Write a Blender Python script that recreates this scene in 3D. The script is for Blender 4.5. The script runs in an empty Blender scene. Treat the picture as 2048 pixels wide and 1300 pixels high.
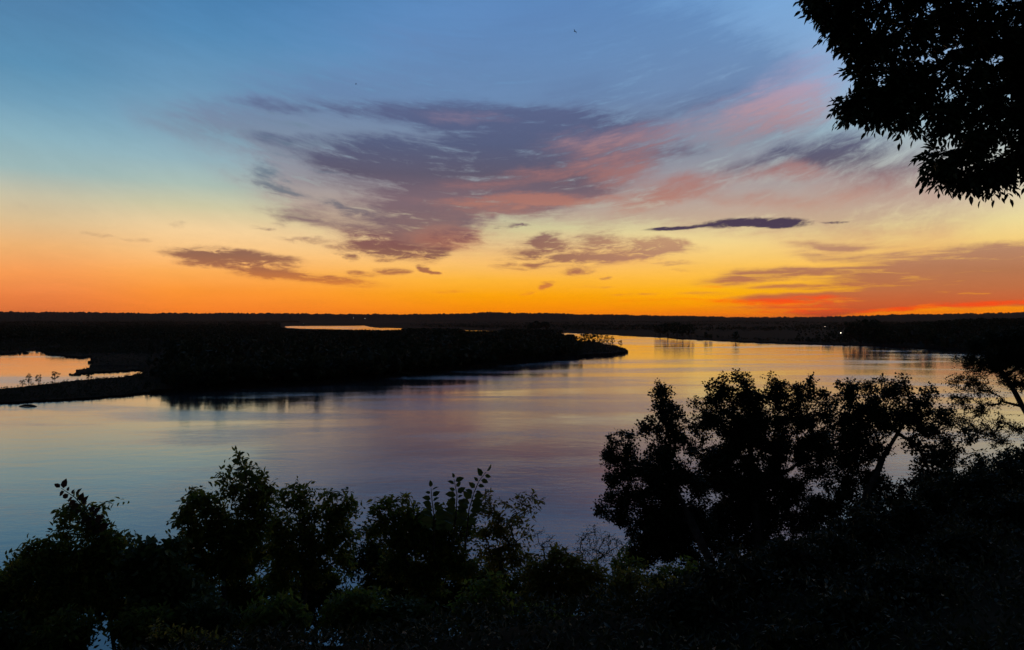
import bpy, math, random
import numpy as np
from mathutils import Vector

# ------------------------------------------------------------------ camera
SC = bpy.context.scene
COL = SC.collection
EYE = 32.0                       # eye height above the river
F = 1490.0                       # focal length in pixels of the 2048 px wide picture
PITCH = math.atan(12.0 / F)      # camera looks a little down
cam_data = bpy.data.cameras.new("camera")
cam_data.sensor_width = 36.0
cam_data.lens = F / 2048.0 * 36.0
cam_data.clip_start = 0.05
cam_data.clip_end = 200000.0
cam = bpy.data.objects.new("camera", cam_data)
COL.objects.link(cam)
cam.location = (0, 0, EYE)
cam.rotation_euler = (math.pi / 2 - PITCH, 0, 0)
SC.camera = cam
SC.view_settings.view_transform = 'Standard'
SC.view_settings.look = 'None'
SC.view_settings.exposure = 0.0
SC.view_settings.gamma = 1.0
SC.cycles.use_denoising = True
SC.cycles.max_bounces = 5
SC.cycles.diffuse_bounces = 2
SC.cycles.glossy_bounces = 3
SC.cycles.volume_bounces = 0


def pdir(px, py):
    """world direction of a point of the photograph (2048 x 1300)"""
    u = (px - 1024.0) / F
    v = (650.0 - py) / F
    c, s = math.cos(PITCH), math.sin(PITCH)
    return np.array([u, c + v * s, v * c - s])


def azel(px, py):
    d = pdir(px, py)
    d = d / np.linalg.norm(d)
    return math.degrees(math.atan2(d[0], d[1])), math.degrees(math.asin(d[2]))


def lin(r, g, b):
    def f(c):
        c /= 255.0
        return c / 12.92 if c <= 0.04045 else ((c + 0.055) / 1.055) ** 2.4
    return (f(r), f(g), f(b), 1.0)


# ------------------------------------------------------------------ dusk sky (all in the world, by direction)
W = bpy.data.worlds.new("World")
SC.world = W
W.use_nodes = True
NT = W.node_tree
NT.nodes.clear()


class Sk:
    def n(self, t, **k):
        nd = NT.nodes.new(t)
        for a, b in k.items():
            setattr(nd, a, b)
        return nd

    def put(self, sock, v):
        if hasattr(v, 'is_output'):
            NT.links.new(v, sock)
        else:
            sock.default_value = v

    def m(self, op, a, b=None, c=None, clamp=False):
        nd = self.n('ShaderNodeMath', operation=op)
        nd.use_clamp = clamp
        self.put(nd.inputs[0], a)
        if b is not None:
            self.put(nd.inputs[1], b)
        if c is not None:
            self.put(nd.inputs[2], c)
        return nd.outputs[0]

    def comb(self, x, y, z=0.0):
        nd = self.n('ShaderNodeCombineXYZ')
        self.put(nd.inputs[0], x); self.put(nd.inputs[1], y); self.put(nd.inputs[2], z)
        return nd.outputs[0]

    def smooth(self, v, a, b, lo=0.0, hi=1.0, kind='SMOOTHSTEP'):
        nd = self.n('ShaderNodeMapRange', interpolation_type=kind)
        self.put(nd.inputs['Value'], v)
        nd.inputs['From Min'].default_value = a
        nd.inputs['From Max'].default_value = b
        self.put(nd.inputs['To Min'], lo)
        self.put(nd.inputs['To Max'], hi)
        return nd.outputs['Result']

    def ramp(self, v, stops, scale):
        """stops: (value, colour)"""
        nd = self.n('ShaderNodeValToRGB')
        cr = nd.color_ramp
        cr.interpolation = 'LINEAR'
        while len(cr.elements) < len(stops):
            cr.elements.new(0.5)
        for e, (p, c) in zip(cr.elements, sorted(stops, key=lambda q: q[0])):
            e.position = max(0.0, min(1.0, p / scale))
            e.color = lin(*c)
        self.put(nd.inputs[0], self.m('DIVIDE', v, scale, clamp=True))
        return nd.outputs[0]

    def mix(self, f, a, b):
        nd = self.n('ShaderNodeMix', data_type='RGBA')
        self.put(nd.inputs[0], f); self.put(nd.inputs[6], a); self.put(nd.inputs[7], b)
        return nd.outputs[2]

    def noise(self, vec, scale, detail, rough=0.55, distortion=0.0):
        nd = self.n('ShaderNodeTexNoise')
        self.put(nd.inputs['Vector'], vec)
        nd.inputs['Scale'].default_value = scale
        nd.inputs['Detail'].default_value = detail
        nd.inputs['Roughness'].default_value = rough
        nd.inputs['Distortion'].default_value = distortion
        return nd.outputs

    last = None

    def strokes(self, vec, lst, wscale=2.3, lscale=1.3):
        vec0 = vec
        tot = None
        for i, (x0, y0, x1, y1, w, s) in enumerate(lst):
            if i % 5 == 0:
                # evaluate the strokes in batches: each batch waits for the one before
                prev = tot if tot is not None else self.last
                if prev is not None:
                    cz = self.n('ShaderNodeVectorMath', operation='ADD')
                    NT.links.new(vec0, cz.inputs[0])
                    NT.links.new(self.comb(0.0, 0.0, self.m('MULTIPLY', prev, 1e-7)), cz.inputs[1])
                    vec = cz.outputs[0]
            a0, e0 = azel(x0, y0); a1, e1 = azel(x1, y1)
            L = max(math.hypot(a1 - a0, e1 - e0) / 2, w / 26.0)
            mp = self.n('ShaderNodeMapping', vector_type='TEXTURE')
            self.put(mp.inputs[0], vec)
            mp.inputs[1].default_value = ((a0 + a1) / 2, (e0 + e1) / 2, 0)
            mp.inputs[2].default_value = (0, 0, math.atan2(e1 - e0, a1 - a0))
            mp.inputs[3].default_value = (L * lscale, w / 26.0 * wscale, 1)
            ln = self.n('ShaderNodeVectorMath', operation='LENGTH')
            NT.links.new(mp.outputs[0], ln.inputs[0])
            v = self.smooth(ln.outputs['Value'], 1.0, 0.1, 0.0, s)
            tot = v if tot is None else self.m('ADD', tot, v)
        self.last = tot
        return tot


K = Sk()
tc = K.n('ShaderNodeTexCoord')
sep = K.n('ShaderNodeSeparateXYZ')
NT.links.new(tc.outputs['Generated'], sep.inputs[0])
X, Y, Z = sep.outputs
AZ = K.m('MULTIPLY', K.m('ARCTAN2', X, Y), 57.29578)
EL = K.m('MULTIPLY', K.m('ARCSINE', Z), 57.29578)
ELP = K.m('MAXIMUM', EL, 0.0)


def e_of(y):
    return math.degrees(math.atan((638.0 - y) / F))


def col_ramp(lst):
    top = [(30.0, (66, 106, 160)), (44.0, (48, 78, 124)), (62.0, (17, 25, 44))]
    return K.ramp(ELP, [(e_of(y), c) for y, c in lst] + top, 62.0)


rA = col_ramp([(0, (74, 118, 163)), (110, (82, 130, 171)), (210, (92, 144, 180)), (270, (112, 158, 186)), (330, (138, 176, 190)),
               (385, (158, 184, 184)), (430, (200, 193, 166)), (470, (220, 192, 148)), (515, (240, 180, 116)), (560, (250, 158, 86)), (600, (240, 132, 68)), (634, (222, 112, 55))])
rB = col_ramp([(0, (70, 124, 174)), (110, (84, 138, 182)), (210, (108, 152, 186)), (300, (132, 170, 190)), (345, (150, 182, 192)),
               (390, (172, 190, 180)), (430, (208, 202, 166)), (470, (244, 210, 158)), (510, (253, 200, 134)), (550, (255, 175, 88)), (585, (255, 152, 55)), (634, (255, 128, 38))])
rC = col_ramp([(0, (94, 138, 190)), (100, (104, 148, 200)), (190, (114, 160, 202)), (290, (128, 160, 190)), (370, (160, 185, 190)),
               (420, (196, 206, 178)), (455, (214, 212, 160)), (485, (236, 207, 150)), (520, (253, 199, 116)), (560, (255, 182, 56)), (590, (255, 165, 10)), (634, (255, 132, 0))])
rD = col_ramp([(0, (116, 164, 214)), (100, (130, 170, 214)), (200, (146, 176, 210)), (290, (158, 186, 200)), (370, (194, 200, 192)),
               (430, (226, 214, 182)), (470, (240, 222, 158)), (500, (248, 213, 134)), (540, (255, 196, 86)), (580, (255, 182, 22)), (605, (255, 165, 0)), (634, (252, 120, 10))])
a60, a400, a1000, a1500 = azel(60, 600)[0], azel(400, 600)[0], azel(1000, 600)[0], azel(1550, 600)[0]
base = K.mix(K.smooth(AZ, a60, a400), rA, rB)
base = K.mix(K.smooth(AZ, a400, a1000), base, rC)
base = K.mix(K.smooth(AZ, a1000, a1500), base, rD)

# streak coordinates: high streaks sag towards the middle of the view, low ones are level
bend = K.smooth(EL, 2.0, 15.0, 0.0, 0.26)
azc = K.m('ADD', AZ, 2.0)
sag = K.m('MULTIPLY', K.m('SUBTRACT', K.m('SQRT', K.m('MULTIPLY_ADD', azc, azc, 70.0)), 8.4), bend)
EP = K.m('SUBTRACT', EL, sag)
vs = K.comb(K.m('MULTIPLY', AZ, 0.075), K.m('MULTIPLY', EP, 0.42))
warp_n = K.noise(K.comb(K.m('MULTIPLY', AZ, 0.14), K.m('MULTIPLY', EP, 0.36), 3.0), 1.0, 7.0, 0.64)
wv = K.n('ShaderNodeVectorMath', operation='SUBTRACT')
NT.links.new(warp_n['Color'], wv.inputs[0]); wv.inputs[1].default_value = (0.5, 0.5, 0.5)
wm = K.n('ShaderNodeVectorMath', operation='MULTIPLY')
NT.links.new(wv.outputs[0], wm.inputs[0])
NT.links.new(K.comb(K.smooth(EL, 2.0, 9.0, 4.5, 9.0), K.smooth(EL, 1.0, 9.0, 0.8, 2.8), 0.0), wm.inputs[1])
wa = K.n('ShaderNodeVectorMath', operation='ADD')
NT.links.new(K.comb(AZ, EL, 0.0), wa.inputs[0]); NT.links.new(wm.outputs[0], wa.inputs[1])
CV = wa.outputs[0]
# long silky streaks and small ragged clumps
streak = K.noise(vs, 2.2, 8.0, 0.62, 0.35)['Fac']
fine = K.noise(K.comb(K.m('MULTIPLY', AZ, 0.34), K.m('MULTIPLY', EP, 1.5), 7.0), 1.7, 8.0, 0.7, 0.7)['Fac']
grain = K.m('ADD', K.m('MULTIPLY', streak, 0.62), K.m('MULTIPLY', fine, 0.38))
gr0 = K.smooth(grain, 0.36, 0.64, -0.5, 0.5, kind='LINEAR')

DARK_SOFT = [
    (400, 202, 820, 216, 8, .7), (700, 214, 1120, 236, 14, .95), (860, 236, 1320, 262, 20, .9), (1050, 262, 1420, 285, 26, .7),
    (480, 275, 640, 292, 7, .55), (600, 288, 880, 335, 20, 1.0), (700, 305, 1200, 318, 34, .85), (740, 340, 1160, 345, 28, .8), (720, 368, 1260, 384, 22, .95), (1000, 300, 1330, 330, 26, .7), (820, 402, 1150, 420, 18, .6),
    (800, 395, 1000, 420, 26, .6), (640, 430, 940, 462, 26, .8), (700, 410, 980, 440, 18, .5), (940, 388, 1230, 380, 7, .7), (720, 480, 960, 480, 20, .6),
    (1560, 296, 1830, 284, 17, .5), (1380, 338, 1720, 312, 12, .6), (1640, 318, 1920, 330, 24, .55), (1500, 300, 1600, 296, 10, .4),
    (1040, 185, 1300, 175, 24, .5), (1240, 225, 1600, 160, 24, .5), (560, 50, 1100, 130, 14, .3), (1220, 90, 1500, 100, 26, .35),
    (500, 425, 660, 428, 9, .6), (540, 442, 700, 452, 6, .5), (560, 340, 760, 380, 10, .5), (540, 300, 740, 350, 8, .5), (1280, 300, 1400, 300, 8, .3),
]
DARK = [
    (440, 216, 560, 232, 3, .3), (470, 236, 640, 262, 4, .35), (430, 262, 560, 276, 3, .3), (520, 278, 700, 312, 4, .4), (480, 300, 620, 318, 3, .3), (590, 330, 720, 356, 4, .35),
    (462, 338, 556, 346, 12, .7), (545, 350, 600, 366, 4, .5), (478, 366, 620, 394, 8, .8), (600, 398, 770, 440, 8, .7),
    (655, 462, 820, 494, 15, .95), (740, 490, 892, 516, 10, .95), (820, 470, 985, 482, 13, .7), (690, 500, 722, 520, 5, .7), (840, 500, 900, 512, 9, .6),
    (828, 530, 868, 546, 4, 1.), (850, 546, 888, 549, 2.5, .9), (750, 538, 830, 543, 5, .9), (680, 545, 775, 552, 4, .75), (735, 517, 800, 518, 3, .45),
    (318, 503, 630, 522, 8, 1.25), (350, 515, 640, 548, 7, .9), (340, 528, 450, 532, 3, .5), (440, 545, 570, 552, 6, .9), (540, 550, 780, 572, 6, 1.05),
    (338, 448, 395, 462, 4, .4), (150, 458, 250, 477, 2, .4), (240, 476, 330, 486, 2, .4), (0, 420, 60, 404, 5, .25),
    (500, 450, 570, 458, 2.5, .6), (545, 470, 700, 492, 3, .5),
    (1050, 486, 1135, 478, 10, .85), (985, 494, 1400, 500, 13, .7), (1000, 516, 1260, 522, 9, .8), (1230, 506, 1400, 490, 8, .75), (1160, 482, 1260, 470, 13, .6), (1260, 492, 1380, 480, 8, .5),
    (980, 458, 1045, 458, 2, .9), (1118, 546, 1186, 545, 5, .95), (1068, 577, 1112, 567, 4.5, 1.0), (1030, 590, 1070, 582, 2, .5), (860, 584, 955, 584, 2.6, .5),
    (1190, 558, 1220, 555, 2, .7), (985, 535, 1100, 535, 5, .6), (1150, 575, 1250, 573, 2, .4), (1290, 526, 1400, 524, 2.5, .6), (1320, 541, 1400, 540, 2, .4), (1200, 590, 1330, 588, 2, .4),
]
BANK = [
    (1545, 489, 1800, 486, 6, .8), (1540, 512, 1740, 511, 6, .5), (1650, 530, 2300, 514, 17, 1.), (1385, 566, 1640, 544, 7, .95), (1440, 545, 1740, 534, 5, .7),
    (1580, 556, 2300, 550, 12, .95), (1470, 577, 1720, 571, 3.5, .6), (1620, 582, 2300, 576, 13, 1.), (1440, 597, 1740, 590, 5, .65), (1500, 606, 2300, 592, 10, 1.), (1400, 617, 1780, 617, 4.5, .6),
    (1540, 627, 1760, 624, 4, .8), (1800, 500, 2300, 488, 9, .5), (1700, 608, 1840, 610, 7, .8), (1300, 530, 1420, 527, 2, .4), (1330, 590, 1480, 584, 3, .35),
]
LENS = [(1270, 462, 1420, 451, 3.5, 1.0), (1380, 451, 1520, 446, 7, .9), (1430, 442, 1655, 444, 7.5, 1.2), (1480, 449, 1620, 451, 6, .7), (1640, 443, 1720, 441, 2.5, .9)]
VEIL = [
    (850, 20, 1500, 60, 60, .8), (700, 110, 1300, 170, 50, .9), (1000, 180, 1600, 130, 60, .7), (400, 150, 900, 190, 30, .45), (620, 440, 1000, 470, 40, .6), (1350, 470, 2000, 460, 26, .45),
    (300, 240, 1300, 250, 60, 1.), (420, 300, 1000, 360, 70, 1.), (450, 380, 1000, 440, 50, .8), (800, 330, 1400, 340, 60, .8), (1200, 340, 2100, 330, 60, .8), (1000, 150, 1650, 100, 100, .6),
    (1000, 415, 1700, 410, 30, .9), (1500, 400, 2100, 400, 34, .7), (600, 345, 1500, 300, 80, .7), (250, 215, 900, 250, 26, .7), (300, 60, 1200, 120, 60, .35), (800, 500, 1400, 510, 30, .5), (1250, 250, 1750, 160, 60, .6), (1500, 520, 2300, 500, 30, .4),
]
PINK = [
    (1080, 305, 1420, 262, 22, .9), (1380, 266, 1680, 190, 26, .8), (1480, 195, 1720, 120, 36, .6), (1020, 352, 1330, 322, 12, .7), (820, 399, 1270, 392, 8, .95),
    (960, 408, 1260, 402, 7, .7), (1220, 408, 1500, 350, 17, 1.), (1480, 352, 1700, 338, 10, .8), (1220, 430, 1400, 395, 14, .5), (840, 366, 1140, 350, 10, .5),
    (1380, 400, 1640, 405, 10, .55), (1160, 362, 1310, 345, 14, .7), (820, 474, 990, 484, 12, .8), (780, 500, 890, 520, 8, .5), (850, 228, 1030, 244, 7, .35), (1620, 350, 1950, 385, 24, .45),
    (1060, 508, 1390, 500, 16, .5), (1540, 430, 1760, 380, 14, .35), (860, 420, 1100, 424, 10, .55), (720, 440, 960, 460, 14, .3), 
]
RED = [(1370, 606, 1760, 602, 6, .8), (1460, 620, 1770, 620, 5, .7), (1560, 592, 1740, 594, 3, .5), (1180, 600, 1420, 600, 3, .35), (1300, 618, 1480, 624, 3, .4),
       (1700, 626, 1900, 612, 3, .8), (1820, 612, 2200, 600, 4, .9), (1380, 574, 1470, 570, 3, .35)]


def dens(lst, lo, hi, a, b, g, vec=CV, **k):
    """coverage: broad soft patches (s) torn by the streak texture g"""
    s = K.strokes(vec, lst, **k)
    s = K.m('MINIMUM', s, 1.3)
    v = K.m('MULTIPLY', s, K.m('MULTIPLY_ADD', g, b, a))
    return K.smooth(v, lo, hi)


def unit(v, lo, hi):
    return K.smooth(v, lo, hi, kind='LINEAR')


silk = K.noise(K.comb(K.m('MULTIPLY', AZ, 0.05), K.m('MULTIPLY', EP, 1.1), 2.0), 1.6, 6.0, 0.6, 0.6)['Fac']
g_soft = unit(K.m('ADD', K.m('MULTIPLY', streak, 0.38), K.m('ADD', K.m('MULTIPLY', silk, 0.27), K.m('MULTIPLY', fine, 0.35))), 0.39, 0.61)
g_hard = unit(K.m('ADD', K.m('MULTIPLY', streak, 0.3), K.m('ADD', K.m('MULTIPLY', silk, 0.2), K.m('MULTIPLY', fine, 0.5))), 0.38, 0.62)
dV = dens(VEIL, 0.0, 1.0, 0.48, 0.62, g_soft)
dS = dens(DARK_SOFT, 0.04, 1.0, 0.32, 0.98, g_soft, wscale=3.0, lscale=1.35)
dP = dens(PINK, 0.0, 0.95, 0.3, 0.8, g_soft, wscale=2.7, lscale=1.35)
dD = dens(DARK, 0.06, 0.95, 0.1, 1.45, g_hard, wscale=2.7, lscale=1.35)
lens_vec = K.n('ShaderNodeVectorMath', operation='ADD')
half = K.n('ShaderNodeVectorMath', operation='SCALE')
NT.links.new(wm.outputs[0], half.inputs[0]); half.inputs['Scale'].default_value = 0.25
NT.links.new(K.comb(AZ, EL, 0.0), lens_vec.inputs[0]); NT.links.new(half.outputs[0], lens_vec.inputs[1])
low_n = K.noise(K.comb(K.m('MULTIPLY', AZ, 0.11), K.m('MULTIPLY', K.m('ADD', EL, K.m('MULTIPLY', AZ, -0.02)), 1.35), 12.0), 1.7, 7.0, 0.6, 0.5)['Fac']
g_low = unit(K.m('ADD', K.m('MULTIPLY', low_n, 0.8), K.m('MULTIPLY', fine, 0.2)), 0.38, 0.62)
dB = dens(BANK, 0.0, 0.85, 0.42, 0.9, g_low, wscale=2.5, lscale=1.3)
dL = dens(LENS, 0.2, 0.75, 0.3, 0.95, g_hard, vec=lens_vec.outputs[0], wscale=1.9, lscale=1.25)
dR = dens(RED, 0.05, 0.8, 0.2, 0.9, g_hard)

c_soft = K.ramp(ELP, [(e_of(y), c) for y, c in [(40, (96, 132, 178)), (180, (98, 124, 165)), (225, (88, 98, 134)), (290, (84, 92, 124)), (350, (92, 86, 106)), (400, (122, 100, 110)), (450, (120, 98, 104)), (500, (150, 104, 92))]], 40.0)
c_low_l = K.ramp(ELP, [(e_of(y), c) for y, c in [(340, (104, 128, 146)), (390, (112, 120, 130)), (440, (118, 102, 108)), (480, (128, 84, 86)), (515, (138, 94, 80)), (545, (166, 102, 72)), (580, (225, 130, 50)), (630, (235, 110, 40))]], 40.0)
c_low_r = K.ramp(ELP, [(e_of(y), c) for y, c in [(440, (150, 128, 120)), (485, (190, 144, 112)), (520, (178, 128, 104)), (555, (176, 112, 84)), (585, (186, 104, 72)), (610, (200, 90, 54)), (634, (190, 70, 40))]], 40.0)
c_low = K.mix(K.smooth(AZ, -2.0, 12.0), c_low_l, c_low_r)
c_pink = K.ramp(ELP, [(e_of(y), c) for y, c in [(130, (150, 160, 198)), (190, (176, 160, 186)), (240, (186, 148, 156)), (300, (170, 128, 128)), (350, (166, 116, 112)), (400, (178, 120, 106)), (450, (196, 138, 112)), (500, (208, 128, 88)), (550, (240, 150, 80))]], 40.0)
c_veil = K.ramp(ELP, [(e_of(y), c) for y, c in [(0, (90, 130, 182)), (100, (98, 134, 180)), (200, (104, 130, 170)), (300, (126, 134, 154)), (360, (148, 138, 148)), (415, (176, 150, 144)), (460, (190, 156, 134)), (520, (225, 160, 100))]], 40.0)
sky = K.mix(K.m('MULTIPLY', dV, 0.8), base, c_veil)
sky = K.mix(K.m('MULTIPLY', dS, 0.95), sky, c_soft)
sky = K.mix(K.m('MULTIPLY', dP, 0.8), sky, c_pink)
sky = K.mix(K.m('MULTIPLY', dD, 0.93), sky, c_low)
sky = K.mix(K.m('MULTIPLY', dB, 0.92), sky, c_low)
sky = K.mix(K.m('MULTIPLY', dR, 0.85), sky, lin(255, 78, 18))
sky = K.mix(dL, sky, lin(76, 62, 82))
# faint mottling of thin cirrus over everything
mott = K.smooth(gr0, -0.5, 0.5, 0.975, 1.025)
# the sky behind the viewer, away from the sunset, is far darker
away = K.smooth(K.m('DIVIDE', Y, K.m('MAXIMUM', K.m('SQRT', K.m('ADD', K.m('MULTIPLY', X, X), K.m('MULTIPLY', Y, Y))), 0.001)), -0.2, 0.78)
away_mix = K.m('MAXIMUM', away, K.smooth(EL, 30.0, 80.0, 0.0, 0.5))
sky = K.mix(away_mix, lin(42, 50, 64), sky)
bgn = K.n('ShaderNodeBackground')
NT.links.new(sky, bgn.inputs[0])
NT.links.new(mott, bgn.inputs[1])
wo = K.n('ShaderNodeOutputWorld')
NT.links.new(bgn.outputs[0], wo.inputs[0])
W.cycles.sampling_method = 'MANUAL'
W.cycles.sample_map_resolution = 512

# ------------------------------------------------------------------ helpers
RNG = np.random.default_rng(11)


def pt(px, py, r):
    """point seen at (px, py) of the photograph whose world y is r metres ahead"""
    d = pdir(px, py)
    return np.array([0, 0, EYE]) + d * (r / d[1])


def on_plane(px, py, z=0.0):
    d = pdir(px, py)
    return np.array([0, 0, EYE]) + d * ((z - EYE) / d[2])


def project(x, y, z):
    c, s = math.cos(PITCH), math.sin(PITCH)
    dz = z - EYE
    f = y * c - dz * s
    u = y * s + dz * c
    f = np.maximum(f, 1e-3)
    return 1024 + F * x / f, 650 - F * u / f


def vnoise(x, y, seed=0):
    """smooth value noise in 0..1"""
    xi = np.floor(x).astype(np.int64); yi = np.floor(y).astype(np.int64)
    fx = x - xi; fy = y - yi
    fx = fx * fx * (3 - 2 * fx); fy = fy * fy * (3 - 2 * fy)

    def h(a, b):
        n = (a * 374761393 + b * 668265263 + seed * 1442695041) & 0x7fffffff
        n = ((n ^ (n >> 13)) * 1274126177) & 0x7fffffff
        return ((n ^ (n >> 16)) & 0xffff) / 65535.0
    return (h(xi, yi) * (1 - fx) + h(xi + 1, yi) * fx) * (1 - fy) + (h(xi, yi + 1) * (1 - fx) + h(xi + 1, yi + 1) * fx) * fy


def fbm(x, y, seed=0, oct=4):
    t = 0; a = 0.5; s = 0
    for k in range(oct):
        t = t + a * vnoise(x * 2 ** k, y * 2 ** k, seed + k); s += a; a *= 0.55
    return t / s


def inside(poly, x, y):
    res = np.zeros(x.shape, bool)
    n = len(poly)
    for i in range(n):
        x0, y0 = poly[i]; x1, y1 = poly[(i + 1) % n]
        if y0 == y1:
            continue
        c = ((y0 > y) != (y1 > y)) & (x < (x1 - x0) * (y - y0) / (y1 - y0) + x0)
        res ^= c
    return res


def make_mesh(name, verts, faces, mat=None, smooth=False):
    verts = np.asarray(verts, np.float32)
    me = bpy.data.meshes.new(name)
    if not isinstance(faces, list):
        faces = [faces]
    faces = [np.asarray(f, np.int32) for f in faces if len(f)]
    me.vertices.add(len(verts)); me.vertices.foreach_set('co', verts.ravel())
    loops = np.concatenate([f.ravel() for f in faces])
    tot = np.concatenate([np.full(len(f), f.shape[1], np.int32) for f in faces])
    start = np.concatenate([[0], np.cumsum(tot)[:-1]]).astype(np.int32)
    me.loops.add(len(loops)); me.loops.foreach_set('vertex_index', loops)
    me.polygons.add(len(tot)); me.polygons.foreach_set('loop_start', start); me.polygons.foreach_set('loop_total', tot)
    if smooth:
        me.polygons.foreach_set('use_smooth', np.ones(len(tot), bool))
    me.update(calc_edges=True)
    if mat:
        me.materials.append(mat)
    return me


def add(name, me, parent=None, **props):
    o = bpy.data.objects.new(name, me)
    COL.objects.link(o)
    if parent is not None:
        o.parent = parent
    for k, v in props.items():
        o[k] = v
    return o


def thing(name, loc, label, category, group=None):
    o = add(name, None, label=label, category=category)
    o.empty_display_size = 0.3
    o.location = tuple(float(v) for v in loc)
    if group:
        o['group'] = group
    return o


def copy_thing(src, loc, rz=0.0, scale=(1, 1, 1), label=None, group=None):
    r = src.copy(); COL.objects.link(r)
    r.location = tuple(float(v) for v in loc); r.rotation_euler = (0, 0, rz); r.scale = scale
    if label:
        r['label'] = label
    if group:
        r['group'] = group
    for ch in list(src.children):
        c = ch.copy(); COL.objects.link(c); c.parent = r
        for g in list(ch.children):
            d = g.copy(); COL.objects.link(d); d.parent = c
    return r


def grid_faces(nr, nc):
    i = np.arange(nr - 1)[:, None] * nc + np.arange(nc - 1)[None, :]
    return np.stack([i, i + 1, i + nc + 1, i + nc], -1).reshape(-1, 4)


# ------------------------------------------------------------------ materials
def mat_new(name):
    m = bpy.data.materials.new(name); m.use_nodes = True
    t = m.node_tree; t.nodes.clear()
    out = t.nodes.new('ShaderNodeOutputMaterial')
    return m, t, out


def N(t, typ, **k):
    nd = t.nodes.new(typ)
    for a, b in k.items():
        setattr(nd, a, b)
    return nd


def leaf_mat(name, c0, c1, c2, trans=0.25, rough=0.5):
    """leaf colours vary from leaf to leaf"""
    m, t, out = mat_new(name)
    g = N(t, 'ShaderNodeNewGeometry')
    r = N(t, 'ShaderNodeValToRGB')
    r.color_ramp.elements[0].color = (*c0, 1); r.color_ramp.elements[1].color = (*c2, 1)
    e = r.color_ramp.elements.new(0.55); e.color = (*c1, 1)
    t.links.new(g.outputs['Random Per Island'], r.inputs[0])
    p = N(t, 'ShaderNodeBsdfPrincipled')
    t.links.new(r.outputs[0], p.inputs['Base Color'])
    p.inputs['Roughness'].default_value = rough
    p.inputs['Specular IOR Level'].default_value = 0.25
    tr = N(t, 'ShaderNodeBsdfTranslucent')
    t.links.new(r.outputs[0], tr.inputs[0])
    mx = N(t, 'ShaderNodeMixShader'); mx.inputs[0].default_value = trans
    t.links.new(p.outputs[0], mx.inputs[1]); t.links.new(tr.outputs[0], mx.inputs[2])
    t.links.new(mx.outputs[0], out.inputs[0])
    return m


def rough_mat(name, c0, c1, scale, rough=0.95, bump=0.0, detail=6):
    m, t, out = mat_new(name)
    tc = N(t, 'ShaderNodeTexCoord')
    n = N(t, 'ShaderNodeTexNoise'); n.inputs['Scale'].default_value = scale; n.inputs['Detail'].default_value = detail
    t.links.new(tc.outputs['Object'], n.inputs['Vector'])
    r = N(t, 'ShaderNodeValToRGB')
    r.color_ramp.elements[0].position = 0.35; r.color_ramp.elements[1].position = 0.68
    r.color_ramp.elements[0].color = (*c0, 1); r.color_ramp.elements[1].color = (*c1, 1)
    t.links.new(n.outputs['Fac'], r.inputs[0])
    p = N(t, 'ShaderNodeBsdfPrincipled')
    t.links.new(r.outputs[0], p.inputs['Base Color'])
    p.inputs['Roughness'].default_value = rough
    p.inputs['Specular IOR Level'].default_value = 0.02
    if bump:
        b = N(t, 'ShaderNodeBump'); b.inputs['Strength'].default_value = 0.8; b.inputs['Distance'].default_value = bump
        t.links.new(n.outputs['Fac'], b.inputs['Height']); t.links.new(b.outputs[0], p.inputs['Normal'])
    t.links.new(p.outputs[0], out.inputs[0])
    return m


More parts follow.
